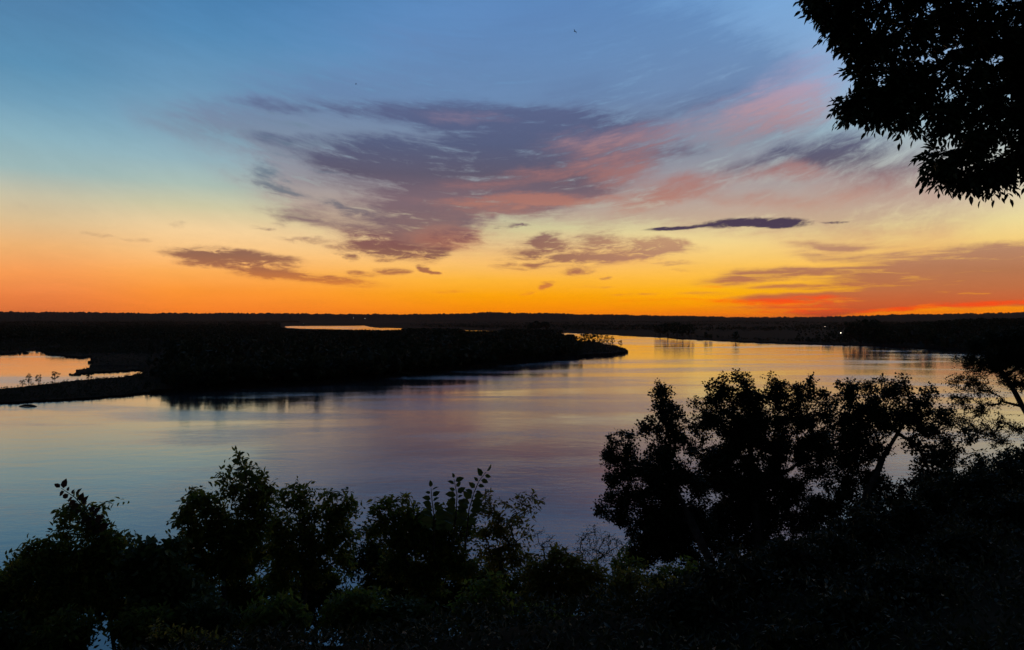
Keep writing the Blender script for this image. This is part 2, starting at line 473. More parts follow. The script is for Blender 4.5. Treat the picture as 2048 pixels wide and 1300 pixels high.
def water_mat():
    m, t, out = mat_new('river_water')
    geo = N(t, 'ShaderNodeNewGeometry')

    def noise(scale, vx, vy, detail, rough=0.55, dist=0.0):
        mp = N(t, 'ShaderNodeMapping'); mp.inputs['Scale'].default_value = (vx, vy, 1)
        mp.inputs['Rotation'].default_value = (0, 0, math.radians(14))
        t.links.new(geo.outputs['Position'], mp.inputs[0])
        n = N(t, 'ShaderNodeTexNoise'); n.inputs['Scale'].default_value = scale
        n.inputs['Detail'].default_value = detail; n.inputs['Roughness'].default_value = rough; n.inputs['Distortion'].default_value = dist
        t.links.new(mp.outputs[0], n.inputs['Vector'])
        return n.outputs['Fac']

    def mr(v, a, b, c, d, kind='SMOOTHSTEP'):
        x = N(t, 'ShaderNodeMapRange', interpolation_type=kind)
        t.links.new(v, x.inputs['Value'])
        for k, q in zip(('From Min', 'From Max', 'To Min', 'To Max'), (a, b, c, d)):
            x.inputs[k].default_value = q
        return x.outputs[0]
    ripple = noise(0.6, 0.55, 1.0, 6, 0.65, 0.8)
    swell = noise(0.11, 0.5, 1.0, 3, 0.5, 1.0)
    patch = noise(0.011, 0.35, 1.0, 5, 0.62, 1.6)        # ruffled and calm water, boils of the current
    band = noise(0.03, 0.12, 1.0, 4, 0.6, 0.8)
    pm = N(t, 'ShaderNodeMath', operation='MULTIPLY')
    t.links.new(mr(patch, 0.42, 0.66, 0.3, 1.2), pm.inputs[0]); t.links.new(mr(band, 0.38, 0.68, 0.65, 1.2), pm.inputs[1])
    b1 = N(t, 'ShaderNodeBump'); b1.inputs['Distance'].default_value = 0.07
    t.links.new(ripple, b1.inputs['Height']); t.links.new(pm.outputs[0], b1.inputs['Strength'])
    b2 = N(t, 'ShaderNodeBump'); b2.inputs['Strength'].default_value = 0.5; b2.inputs['Distance'].default_value = 0.10
    t.links.new(swell, b2.inputs['Height']); t.links.new(b1.outputs[0], b2.inputs['Normal'])
    gl = N(t, 'ShaderNodeBsdfGlossy'); gl.inputs['Color'].default_value = (0.98, 0.98, 0.98, 1)
    t.links.new(mr(pm.outputs[0], 0.1, 1.2, 0.07, 0.20), gl.inputs['Roughness'])
    t.links.new(b2.outputs[0], gl.inputs['Normal'])
    df = N(t, 'ShaderNodeBsdfDiffuse'); df.inputs['Color'].default_value = (0.028, 0.032, 0.036, 1)   # silty river below the surface
    fr = N(t, 'ShaderNodeFresnel'); fr.inputs['IOR'].default_value = 1.33
    pw = N(t, 'ShaderNodeMath', operation='POWER'); pw.inputs[1].default_value = 0.62
    t.links.new(fr.outputs[0], pw.inputs[0])
    mx = N(t, 'ShaderNodeMixShader')
    t.links.new(pw.outputs[0], mx.inputs[0]); t.links.new(df.outputs[0], mx.inputs[1]); t.links.new(gl.outputs[0], mx.inputs[2])
    t.links.new(mx.outputs[0], out.inputs[0])
    return m


M_WATER = water_mat()
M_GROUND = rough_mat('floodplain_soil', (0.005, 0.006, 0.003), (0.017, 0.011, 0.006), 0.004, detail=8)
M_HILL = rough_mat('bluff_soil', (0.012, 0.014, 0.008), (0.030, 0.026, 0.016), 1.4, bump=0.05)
M_BARK = rough_mat('bark', (0.035, 0.028, 0.022), (0.08, 0.065, 0.05), 9.0, bump=0.01)
M_WOOD = leaf_mat('woodland_leaves', (0.012, 0.020, 0.007), (0.020, 0.030, 0.010), (0.034, 0.040, 0.013), 0.1, 0.8)
M_FARLEAF = leaf_mat('far_leaves', (0.022, 0.032, 0.012), (0.036, 0.048, 0.016), (0.052, 0.060, 0.022), 0.15, 0.8)
M_COTTON = leaf_mat('cottonwood_leaves', (0.018, 0.026, 0.008), (0.028, 0.036, 0.011), (0.045, 0.048, 0.015), 0.15, 0.6)
M_SHRUB = leaf_mat('shrub_leaves', (0.090, 0.135, 0.022), (0.150, 0.200, 0.030), (0.260, 0.240, 0.035), 0.6, 0.5)
M_OLIVE = leaf_mat('yellowing_leaves', (0.120, 0.130, 0.022), (0.190, 0.180, 0.030), (0.290, 0.220, 0.040), 0.6, 0.5)
M_RED = leaf_mat('dark_red_leaves', (0.060, 0.026, 0.016), (0.085, 0.035, 0.020), (0.050, 0.050, 0.020), 0.2, 0.5)
M_BROAD = leaf_mat('broad_dark_leaves', (0.045, 0.075, 0.018), (0.065, 0.100, 0.024), (0.09, 0.110, 0.026), 0.3, 0.5)
M_ASH = leaf_mat('ash_leaves', (0.022, 0.036, 0.012), (0.032, 0.048, 0.014), (0.05, 0.06, 0.018), 0.1, 0.55)
M_DRY = leaf_mat('dead_twigs', (0.05, 0.04, 0.03), (0.07, 0.055, 0.04), (0.09, 0.07, 0.05), 0.0, 0.9)

# ------------------------------------------------------------------ river and floodplain
RIVER = [(-300, 3000), (-300, 816), (0, 809), (60, 806), (150, 801), (220, 796), (270, 790), (330, 786), (400, 782), (480, 776), (560, 772), (640, 768), (740, 760),
         (830, 750), (920, 740), (1000, 732), (1080, 724), (1130, 719), (1180, 715), (1225, 712), (1250, 709), (1257, 704.5), (1250, 699.5), (1236, 696), (1215, 692),
         (1190, 687), (1150, 681), (1080, 676), (1000, 672), (900, 668), (850, 666), (790, 663), (720, 660.5), (660, 659), (600, 658), (575, 656.5), (570, 653),
         (590, 651.5), (608, 649.2), (720, 648.8), (735, 652), (748, 655.2), (805, 656.5), (900, 659.5), (1000, 662), (1100, 665), (1170, 667), (1240, 670.6),
         (1310, 674.5), (1380, 679.5), (1450, 682.5), (1530, 686.5), (1600, 689), (1700, 692), (1800, 696), (1880, 700), (1960, 708), (2100, 730), (2400, 800), (2400, 3000)]
POND = [(-300, 720), (0, 710), (35, 708), (55, 705.5), (75, 702), (82, 707), (120, 713), (148, 716), (180, 716), (187, 722), (180, 727), (178, 737), (160, 740), (150, 744), (138, 750),
        (145, 752), (170, 748), (225, 745), (283, 741), (290, 748), (230, 757), (180, 761), (135, 765), (90, 771), (0, 781), (-300, 812)]
SLOUGH = [(-200, 690), (20, 684.6), (70, 683.8), (40, 686.2), (-200, 694)]
STRIP = [(20, 707), (60, 702.4), (88, 699.6), (118, 697), (120, 698), (90, 702), (60, 704.6), (20, 708.5)]


def is_water(px, py, wob=1.0):
    k = 55.0 / np.maximum(py - 638, 2)
    jx = (fbm(px * 0.06, py * 0.3, 5, 3) - 0.5) * 14 * wob
    jy = (fbm(px * 0.05, py * 0.3, 9, 4) - 0.5) * wob * np.clip((py - 645) * 0.07, 0.3, 4.0)
    pond = (px < 305) & (py > 700) & (py < 765)
    jx = jx + np.where(pond, (fbm(px * 0.11, py * 0.35, 14, 3) - 0.5) * 34, 0)
    qx = np.clip(px + jx, -290, 2390); qy = py + jy
    w = inside(RIVER, qx, qy) | inside(POND, qx, qy) | inside(SLOUGH, qx, qy) | inside(STRIP, qx, qy)
    return w


HILL_X = [-400, 0, 100, 300, 500, 700, 850, 930, 980, 1040, 1090, 1180, 1300, 1400, 1500, 1600, 1700, 1760, 1850, 1950, 2048, 2500]
HILL_Y = [626, 626, 626.5, 627.5, 627, 628.5, 628.5, 627, 624.6, 626.6, 626, 629, 631, 633, 635, 634.5, 633, 630.5, 629.5, 628.5, 627.5, 627]


def ground_z(x, y):
    """height of the floodplain, its banks and the hills behind"""
    r = np.hypot(x, y)
    azc = np.clip(np.arctan2(x, y), -0.75, 0.75)
    px = 1024 + F * np.tan(azc)
    py = 638 + EYE * F / (r * np.cos(azc))
    w = is_water(px, py)
    z = np.where(w, -1.5, 0.9 + 0.9 * fbm(x / 40, y / 40, 3, 3))
    spit = (px < 300) & (py > 735)
    z = np.where(spit & ~w, 0.45 + 0.5 * fbm(x / 12, y / 12, 4, 3), z)
    tip = (px > 1150) & (px < 1260) & (py > 685) & (py < 722)
    z = np.where(tip & ~w, 1.7 + 1.2 * fbm(x / 9, y / 9, 4, 3), z)
    # wooded rise on the right bank
    rise = np.clip((px - 1740) / 200, 0, 1) * np.clip((r - 900) / 500, 0, 1) * np.clip((5000 - r) / 2500, 0, 1)
    z = z + np.where(w, 0, rise * 20 * (0.7 + 0.6 * fbm(x / 300, y / 300, 8, 3)))
    # low rolling ground, then the line of hills on the horizon
    yh = np.interp(px, HILL_X, HILL_Y)
    top = EYE + (638 - yh) / F * 9500
    d = (fbm(px * 0.03, r * 0 + 1.0, 21, 5) - 0.5) * 14 + (fbm(px * 0.35, r * 0 + 4.0, 31, 3) - 0.5) * 24
    hump = np.clip((r - 6200) / 3300, 0, 1); hump = hump * hump * (3 - 2 * hump)
    back = np.clip((20000 - r) / 9000, 0, 1)
    z = z + hump * (top + d) * back
    mid = np.clip((r - 3400) / 900, 0, 1) * np.clip((7000 - r) / 2500, 0, 1)
    z = z + mid * 14 * fbm(px * 0.012, r / 900, 41, 3)
    return z


az_f = np.radians(np.arange(-42, 42.01, 0.05))
az_all = np.concatenate([np.radians(np.arange(-180, -42, 4.0)), az_f, np.radians(np.arange(46, 181, 4.0))])
ys = np.concatenate([np.linspace(900, 835, 14), np.arange(832, 690, -0.75), np.arange(690, 646.0, -0.4)])
r_rows = EYE * F / (ys - 638.0)
r_rows = np.concatenate([r_rows, np.linspace(r_rows[-1] * 1.03, 6200, 14), np.linspace(6500, 10500, 22), np.array([12000, 15000, 20000, 30000, 45000])])
RR, AA = np.meshgrid(r_rows, az_all, indexing='ij')
GX = RR / np.maximum(np.cos(np.clip(AA, -0.75, 0.75)), 0.1) * np.sin(AA)
GY = RR / np.maximum(np.cos(np.clip(AA, -0.75, 0.75)), 0.1) * np.cos(AA)
GZ = ground_z(GX, GY)
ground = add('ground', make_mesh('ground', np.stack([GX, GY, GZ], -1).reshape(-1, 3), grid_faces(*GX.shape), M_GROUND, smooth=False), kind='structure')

wx = np.concatenate([[-30000.0], np.linspace(-6000, 6000, 25), [30000.0]]); wy = np.concatenate([[-3000.0], np.linspace(-500, 7000, 16)])
WX, WY = np.meshgrid(wx, wy)
river = add('river', make_mesh('river', np.stack([WX, WY, WX * 0], -1).reshape(-1, 3), grid_faces(*WX.shape), M_WATER), kind='structure')

# ------------------------------------------------------------------ the bluff the viewer stands on
CR_A = [-180, -95, -62, -45, -35, -20, -8, 0, 10, 16, 22, 27, 31, 36, 42, 60, 90, 180]
CR_R = [250, 200, 20, 6.0, 4.7, 4.3, 4.5, 4.4, 4.8, 5.6, 7.0, 9.0, 12.0, 18, 26, 80, 220, 250]


def bluff_z(x, y):
    r = np.hypot(x, y); a = np.degrees(np.arctan2(x, y))
    R = np.interp(a, CR_A, CR_R)
    R = R * (0.94 + 0.12 * vnoise(a * 0.16 + 50, r * 0 + 2, 3))
    base = EYE - 1.6 - 0.08 * np.minimum(r, R)
    k = np.maximum(r - R, 0)
    z = base - 0.86 * k * k / (k + 0.8)
    z = z + (fbm(x / 1.3, y / 1.3, 61, 4) - 0.5) * 0.25 + (fbm(x / 9, y / 9, 62, 3) - 0.5) * np.clip(r / 20, 0, 1.6)
    return np.maximum(z, -2.0)


ba = np.radians(np.concatenate([np.arange(-180, -50, 4.0), np.arange(-50, 55, 0.5), np.arange(56, 181, 4.0)]))
br = np.concatenate([[0.05], np.arange(0.6, 16, 0.22), np.geomspace(16.3, 330, 70)])
BR, BA = np.meshgrid(br, ba, indexing='ij')
BX = BR * np.sin(BA); BY = BR * np.cos(BA)
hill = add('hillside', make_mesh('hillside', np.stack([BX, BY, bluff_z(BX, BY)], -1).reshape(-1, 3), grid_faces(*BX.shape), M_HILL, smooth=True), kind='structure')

# ------------------------------------------------------------------ far trees
def rand_quads(n, centre, radius, size, rng, shell=0.5):
    """n small leaf clumps spread through an ellipsoid: returns verts, faces"""
    d = rng.normal(size=(n, 3)); d /= np.linalg.norm(d, axis=1)[:, None]
    rad = shell + (1 - shell) * rng.random(n) ** 0.6
    c = centre + d * rad[:, None] * radius
    a = rng.normal(size=(n, 3)); a /= np.linalg.norm(a, axis=1)[:, None]
    b = np.cross(a, rng.normal(size=(n, 3))); b /= np.linalg.norm(b, axis=1)[:, None]
    s = size * (0.5 + rng.random(n))[:, None]
    v = np.stack([c - a * s, c - b * s * 0.7, c + a * s, c + b * s * 0.7], 1)
    return v.reshape(-1, 3), np.arange(4 * n).reshape(-1, 4)


def join_parts(parts):
    vs, fs, o = [], [], 0
    for v, f in parts:
        vs.append(v); fs.append(f + o); o += len(v)
    return np.concatenate(vs), np.concatenate(fs)


def tube(p, r, n=5):
    """tapered tube through points p with radii r"""
    p = np.asarray(p, float); r = np.asarray(r, float)
    t = np.gradient(p, axis=0); t /= np.linalg.norm(t, axis=1)[:, None]
    up = np.where(np.abs(t[:, 2:3]) > 0.9, np.array([[1.0, 0, 0]]), np.array([[0, 0, 1.0]]))
    a = np.cross(t, up); a /= np.linalg.norm(a, axis=1)[:, None]
    b = np.cross(t, a)
    th = np.linspace(0, 2 * np.pi, n, endpoint=False)
    v = p[:, None] + r[:, None, None] * (np.cos(th)[None, :, None] * a[:, None] + np.sin(th)[None, :, None] * b[:, None])
    i = np.arange(len(p) - 1)[:, None] * n; j = np.arange(n)[None, :]; k = (j + 1) % n
    return v.reshape(-1, 3), np.stack([i + j, i + k, i + n + k, i + n + j], -1).reshape(-1, 4)


def far_tree_parts(seed, slim=1.0, n=420, size=0.045, lobes=9, open_=False):
    """unit-height tree: trunk with limbs, and a lobed crown of leaf clumps"""
    rng = np.random.default_rng(seed)
    wood = [tube([(0, 0, -0.03), (0.01, 0, 0.2), (0.0, 0.01, 0.5), (0.015, 0, 0.85)], [0.022, 0.016, 0.011, 0.003], 5)]
    crown = []
    for k in range(lobes):
        a = k * 2.4 + rng.random() * 0.8
        h = 0.30 + 0.58 * (k + 0.5) / lobes
        w = 0.24 * slim * math.sin(math.pi * min(1, (h - 0.08) / 0.95)) ** 0.7 * (0.6 + 0.6 * rng.random())
        c = np.array([math.cos(a) * w, math.sin(a) * w, h + 0.03 * rng.normal()])
        wood.append(tube([(0, 0, h - 0.2), c * np.array([0.5, 0.5, 1]) + np.array([0, 0, -0.07]), c], [0.008, 0.005, 0.002], 4))
        rr = np.array([0.15, 0.15, 0.11]) * (0.65 + 0.6 * rng.random()) * (0.8 if open_ else 1.0)
        rr[:2] *= max(slim, 0.7)
        crown.append(rand_quads(n // lobes, c, rr, size, rng, 0.25))
    return join_parts(wood), join_parts(crown)


def far_tree(name, seed, label, category, group=None, **k):
    (wv, wf), (cv, cf) = far_tree_parts(seed, **k)
    t = thing(name, (0, 0, 0), label, category, group)
    add('trunk', make_mesh('trunk', wv, wf, M_BARK), t)
    add('crown', make_mesh('crown', cv, cf, M_FARLEAF), t)
    return t


def gz(x, y):
    return float(ground_z(np.array([x]), np.array([y]))[0])


def stand(px, py):
    p = on_plane(px, py)
    return np.array([p[0], p[1], max(0.4, gz(p[0], p[1])) - 0.15])


def height_for(px, py, ytop):
    p = on_plane(px, py)
    return (py - ytop) / F * p[1]


SRC = {}


def put_tree(px, py, ytop, wpx, label, group=None, style='round', name='riverside_tree', category='tree'):
    """wpx: width of the crown in pixels"""
    s = len(SRC)
    h = height_for(px, py, ytop)
    key = (style, s % 3)
    loc = stand(px, py)
    w = wpx / F * loc[1]
    sc = (w / 0.62, w / 0.62, h)
    SRC[s] = 1
    if key not in SRC:
        k = dict(round=dict(n=520, size=0.040, lobes=11), open=dict(n=800, size=0.022, lobes=12, open_=True), bush=dict(n=150, size=0.06, lobes=7))[style]
        t = far_tree(name, 100 + s, label, category, group, **k)
        SRC[key] = t
        t.location = tuple(loc); t.scale = sc; t.rotation_euler[2] = s * 1.3
        return t
    return copy_thing(SRC[key], loc, s * 1.3, sc, label, group)


# grove of tall trees across the river, right of the island tip
G1 = 'trees of the tall clump across the river'
for px, py, yt, w, lab in [(1320, 675, 648, 24, 'leftmost dark tree of the clump standing across the river'), (1336, 676, 643, 28, 'tallest dark tree left in the clump across the river'),
                           (1354, 677.5, 644, 26, 'broad middle tree of the dark clump across the river'), (1366, 678, 648, 18, 'slim tree between middle and right of the clump across the river'),
                           (1380, 679, 647, 16, 'rightmost narrow tree of the dark clump across the river')]:
    put_tree(px, py, yt, w, lab, G1)
put_tree(1412, 681, 663, 9, 'small dark tree alone on the far bank just right of the clump')
put_tree(1421, 681.5, 667, 8, 'lower tree beside the small lone tree on the far bank')
put_tree(1471, 684, 662, 14, 'dark tree on the far bank by the faint left lamp')
G2 = 'trees of the low round grove in the fields'
for px, yt, w, lab in [(1062, 645, 20, 'left tree of the domed grove in the fields beyond the island'), (1077, 641, 28, 'tallest middle tree of the domed grove in the fields beyond the island'), (1093, 643, 20, 'right tree of the domed grove in the fields beyond the island')]:
    put_tree(px, 664, yt, w, lab, G2)
G3 = 'big trees on the far right bank'
for px, py, yt, w, lab in [(1700, 691, 641, 26, 'left tree of the big black clump whose reflection crosses the far water'), (1722, 692, 636, 36, 'largest tree of the big black clump on the far right bank'),
                           (1748, 693, 638, 30, 'right tree of the big black clump beside the bright yard lamp'), (1768, 694, 650, 20, 'lower tree at the right foot of the big black clump'),
                           (1812, 696, 648, 34, 'round tree on the far bank left of the rightmost riverside lamp'), (1850, 698, 646, 36, 'round tree on the far bank right of the rightmost riverside lamp')]:
    put_tree(px, py, yt, w, lab, G3)
# open trees at the tip of the wooded island
G4 = 'airy trees at the island tip'
for px, py, yt, w, lab in [(1168, 696, 668, 22, 'dense tree farthest back from the tip of the island'), (1185, 697, 669, 18, 'dark tree left of the see-through trees at the island tip'),
                           (1199, 698, 668, 16, 'see-through tree left at the island tip with orange water behind'), (1213, 698.5, 671, 15, 'middle see-through tree at the island tip'),
                           (1225, 699, 675, 13, 'right see-through tree at the island tip'), (1241, 700, 683, 10, 'tiny lone tree standing last at the island tip')]:
    put_tree(px, py, yt, w, lab, G4, style='round' if px < 1190 else 'open')
# shore trees on the near side of the island
G5 = 'willows along the near shore of the island'
SHX = [345, 368, 392, 440, 478, 497, 560, 600, 636, 680, 720, 765, 800, 835, 880, 905, 950, 1000, 1035, 1066, 1100, 1130, 1160]
sh = [(x, float(np.interp(x, [270, 330, 400, 480, 560, 640, 740, 830, 920, 1000, 1080, 1130, 1180], [790, 786, 782, 776, 772, 768, 760, 750, 740, 732, 724, 719, 715]))) for x in SHX]
for k, (px, py) in enumerate(sh):
    hpx = (py - 638) / 32.0 * (8.5 + 6.5 * ((k * 0.618) % 1.0))
    put_tree(px, py - 3.2, py - 3.2 - hpx, hpx * 0.42, 'dark willow in the tree line along the near shore of the island', G5, name='willow')
# small bushes on the low spit in front of the pond
for px, py, yt, w, lab in [(45, 775.5, 760, 11, 'thin bush nearest the left edge on the grassy spit'), (57, 774, 748, 14, 'tallest thin bush on the spit at the left, pond behind it'), (77, 771.5, 749, 13, 'second tall thin bush from the left on the spit'),
                           (110, 766, 741, 17, 'wide thin bush in front of the middle of the pond'), (178, 762.5, 744, 13, 'dark bush closing the gap between the pond and its narrow arm')]:
    put_tree(px, py + 1.5, yt, w, lab, 'bushes on the spit', style='open' if px < 150 else 'bush', name='bush', category='bush')


LAMP_SPOTS = [(707.7, 635.8, 6800), (730, 636.4, 6800), (1649.5, 653.2, 2500), (1681, 665.8, 1580), (1824, 677.2, 1230), (1471, 666.2, 1640), (1916, 634.2, 7400), (606.5, 645.5, 3900)]
ISLAND_SKY = ([-300, 540, 575, 600, 610, 700, 745, 760, 800, 812, 920, 932, 998, 1010, 1120, 1133, 1168, 1176], [652, 652, 655.5, 659, 659.5, 658.5, 658.5, 659.5, 658.5, 655, 656, 661.5, 661.5, 656, 660, 667, 667, 662])
# woodland too thick to count
def woodland(name, label, px_range, py_range, dens, hfun, seed, nq=26, accept=None, skyline=None):
    rng = np.random.default_rng(seed)
    n = int(dens)
    # spread over real ground: uniform in azimuth, denser near the viewer
    px = rng.uniform(*px_range, n)
    py = 638 + np.exp(rng.uniform(math.log(py_range[0] - 638), math.log(py_range[1] - 638), n))
    ok = ~is_water(px, py) & ~is_water(px, py + 1.2) & ~is_water(px + 2, py)
    if accept is not None:
        ok &= accept(px, py, rng)
    px, py = px[ok], py[ok]
    d = np.stack([(px - 1024) / F, np.ones(len(px))], -1)
    yy = EYE * F / (py - 638)
    x = d[:, 0] * yy; y = yy
    z = ground_z(x, y)
    n_ok = len(px)
    h = hfun(px, py, rng)
    h = h * (0.62 + 0.75 * fbm(x / 55, y / 90, seed + 200, 3))
    # the tree tops stay below the line where lake and channel show over them
    if skyline is not None:
        lim = (EYE * (py - np.interp(px, *skyline)) / (py - 638) - 1.3) * (0.62 + 0.38 * rng.random(n_ok))
        h = np.minimum(h, lim)
    for (lx, ly, lr) in LAMP_SPOTS:
        near = (np.abs(px - lx) < 7) & (yy < lr * 1.02)
        h = np.where(near, np.minimum(h, EYE * (py - ly - 2.5) / (py - 638)), h)
    keep = h > 0.5
    px, py, x, y, z, h = px[keep], py[keep], x[keep], y[keep], z[keep], h[keep]
    n = len(px)
    q = rng.normal(size=(n, nq, 3)); q /= np.linalg.norm(q, axis=2)[:, :, None]
    q *= (0.35 + 0.65 * rng.random((n, nq, 1)) ** 0.5)
    wid = (0.32 + 0.22 * rng.random(n))[:, None]
    cx = x[:, None] + q[:, :, 0] * h[:, None] * wid
    cy = y[:, None] + q[:, :, 1] * h[:, None] * wid
    cz = z[:, None] + h[:, None] * (0.55 + 0.43 * q[:, :, 2])
    c = np.stack([cx, cy, cz], -1).reshape(-1, 3)
    s = (np.repeat(h, nq) * (0.10 + 0.09 * rng.random(n * nq)))[:, None]
    a = rng.normal(size=c.shape); a /= np.linalg.norm(a, axis=1)[:, None]
    b = np.cross(a, rng.normal(size=c.shape)); b /= np.linalg.norm(b, axis=1)[:, None]
    v = np.stack([c - a * s, c - b * s * .8, c + a * s, c + b * s * .8], 1).reshape(-1, 3)
    return add(name, make_mesh(name, v, np.arange(len(v)).reshape(-1, 4), M_WOOD), label=label, category='woodland', kind='stuff')


def island_h(px, py, rng):
    base = 7.5 + 4.5 * rng.random(len(px)) + 2.5 * (fbm(px * 0.02, py * 0.08, 77, 3) - 0.5)
    low = np.clip((px - 250) / 120, 0, 1)
    base = np.where(py > 690, base * (0.25 + 0.75 * low), base)
    base = np.where((px < 330) & (py > 675) & (py <= 700), base * 0.5, base)
    return base


def island_ok(px, py, rng):
    front = is_water(px, py + 3.5)
    k = ~((px > 1150) & (py > 684)) & (px < 1195)
    k &= ~(front & (rng.random(len(px)) < 0.45))
    k &= ~((px < 290) & (py > 716)) & ~((px < 420) & (rng.random(len(px)) > np.clip((px - 270) / 130, 0.08, 1)) & (py > 700))
    k &= ~((px < 330) & (py > 676) & (rng.random(len(px)) < 0.75))
    return k


woodland('island_woods', 'unbroken dark willow woods covering the long island', (-330, 1200), (659, 796), 19000, island_h, 1, nq=40, accept=island_ok, skyline=ISLAND_SKY)
woodland('channel_woods', 'dark strip of trees between the island and the hidden channel', (806, 1128), (661, 680), 2600, lambda a, b, r: 11 + 4 * r.random(len(a)), 12, nq=34,
         skyline=([806, 920, 932, 998, 1010, 1128], [655, 656, 661, 661, 656, 659]))
woodland('marsh_brush', 'low dark brush on the marsh and spit around the pond', (-320, 320), (683, 808), 16000, lambda a, b, r: (0.7 + 0.9 * r.random(len(a))) * np.where(b < 712, 2.2, 0.8), 2, nq=14)
woodland('tip_brush', 'low brush on the bank at the island tip', (1130, 1256), (688, 724), 2600, lambda a, b, r: 0.8 + 1.0 * r.random(len(a)), 6, nq=14)
woodland('left_woods', 'dark woods of the plain behind the marsh on the left', (-330, 600), (645, 684), 9000, lambda a, b, r: 8 + 4 * r.random(len(a)), 3, nq=22, accept=lambda a, b, r: (a < 560) | (b < 648.5))
woodland('bank_woods', 'black woods on the rise of the far right bank', (1590, 2600), (648, 726), 9000,
         lambda a, b, r: (7 + 6 * r.random(len(a))) * np.clip((a - 1560) / 160, 0.45, 1), 4, nq=30,
         accept=lambda a, b, r: (a > 1740) | (r.random(len(a)) < 0.3 + 0.7 * (b < 655)))
woodland('bank_brush', 'low dark brush along the far bank', (1200, 1800), (672, 694), 2500, lambda a, b, r: 1.5 + 3.5 * r.random(len(a)) ** 2, 8, nq=16,
         accept=lambda a, b, r: is_water(a, b + 6))
woodland('field_hedges', 'dark hedgerows and thickets between the fields of the plain', (560, 1800), (643.5, 664), 16000, lambda a, b, r: (5 + 6 * r.random(len(a))) * np.where((a > 585) & (a < 830) & (b < 652), 0.3, 1), 5, nq=14,
         skyline=([560, 600, 606, 745, 752, 805, 812, 3000], [630, 640, 659, 659, 659, 657.5, 630, 630]),
         accept=lambda a, b, r: (fbm(a * 0.004, b * 0.9, 91, 2) + 0.12 * r.random(len(a)) > 0.60) & ((b < 649) | (a > 820)))

# ------------------------------------------------------------------ yard lamps far across the river
def emit_mat(name, col, s):
    m, t, out = mat_new(name)
    e = N(t, 'ShaderNodeEmission'); e.inputs[0].default_value = (*col, 1); e.inputs[1].default_value = s
    t.links.new(e.outputs[0], out.inputs[0])
    return m


M_LAMP = emit_mat('lamp_light', (1.0, 0.86, 0.62), 18.0)
M_POLE = rough_mat('lamp_pole', (0.1, 0.09, 0.08), (0.16, 0.15, 0.13), 4)


def ball(r, n=10, squash=0.8):
    th = np.linspace(0, math.pi, n); ph = np.linspace(0, 2 * math.pi, n + 1)
    T, P = np.meshgrid(th, ph, indexing='ij')
    v = np.stack([r * np.sin(T) * np.cos(P), r * np.sin(T) * np.sin(P), r * squash * np.cos(T)], -1).reshape(-1, 3)
    return v, grid_faces(*T.shape)


lamps = [(707.7, 635.8, 6800, 1.2, 'left of the two white lights on the plain above the bright lake'), (730, 636.4, 6800, 1.0, 'right of the two white lights on the plain above the bright lake'),
         (1649.5, 653.2, 2500, .32, 'faint pole lamp in the field left of the big black tree clump'), (1681, 665.8, 1580, .5, 'brightest pole lamp beside the big black tree clump'),
         (1824, 677.2, 1230, .36, 'pole lamp near the far right bank between two round trees'), (1471, 666.2, 1640, .2, 'dim pole lamp by the tree on the middle of the far bank'),
         (1916, 634.2, 7400, 1.2, 'tiny light high on the hills at the right'), (606.5, 645.5, 3900, .4, 'tiny light at the left end of the bright lake')]
for px, py, r, rad, lab in lamps:
    p = pt(px, py, r)
    g = gz(p[0], p[1])
    hgt = max(5.0, p[2] - g)
    t = thing('yard_lamp', (p[0], p[1], p[2] - hgt), lab, 'lamp', 'lights across the river')
    v, f = tube([(0, 0, 0), (0, 0, hgt * 0.6), (0, 0, hgt - 0.2), (0, -0.5, hgt + 0.3)], [0.16, 0.13, 0.09, 0.07], 6)
    add('pole', make_mesh('pole', v, f, M_POLE), t)
    v, f = ball(rad)
    v = v + np.array([0, -0.7 - rad, hgt])
    add('lamp_head', make_mesh('lamp_head', v, f, M_LAMP), t)

# driftwood lying off the spit
p = on_plane(55, 813)
dw = thing('driftwood', (p[0], p[1], 0), 'short dark log stranded in the shallows off the left spit', 'log')
v, f = tube([(-3.0, 0, 0.05), (-1.5, .1, .35), (0.3, .2, 0.42), (2.2, 0, 0.3), (3.6, -.3, 0.1)], [0.18, .34, .4, .33, 0.12], 8)
add('stem', make_mesh('stem', v, f, M_BARK), dw)
v, f = tube([(0.8, .2, 0.5), (1.0, .3, 1.1), (1.5, .3, 1.6)], [0.12, .09, .03], 5)
add('branch', make_mesh('branch', v, f, M_BARK), dw)


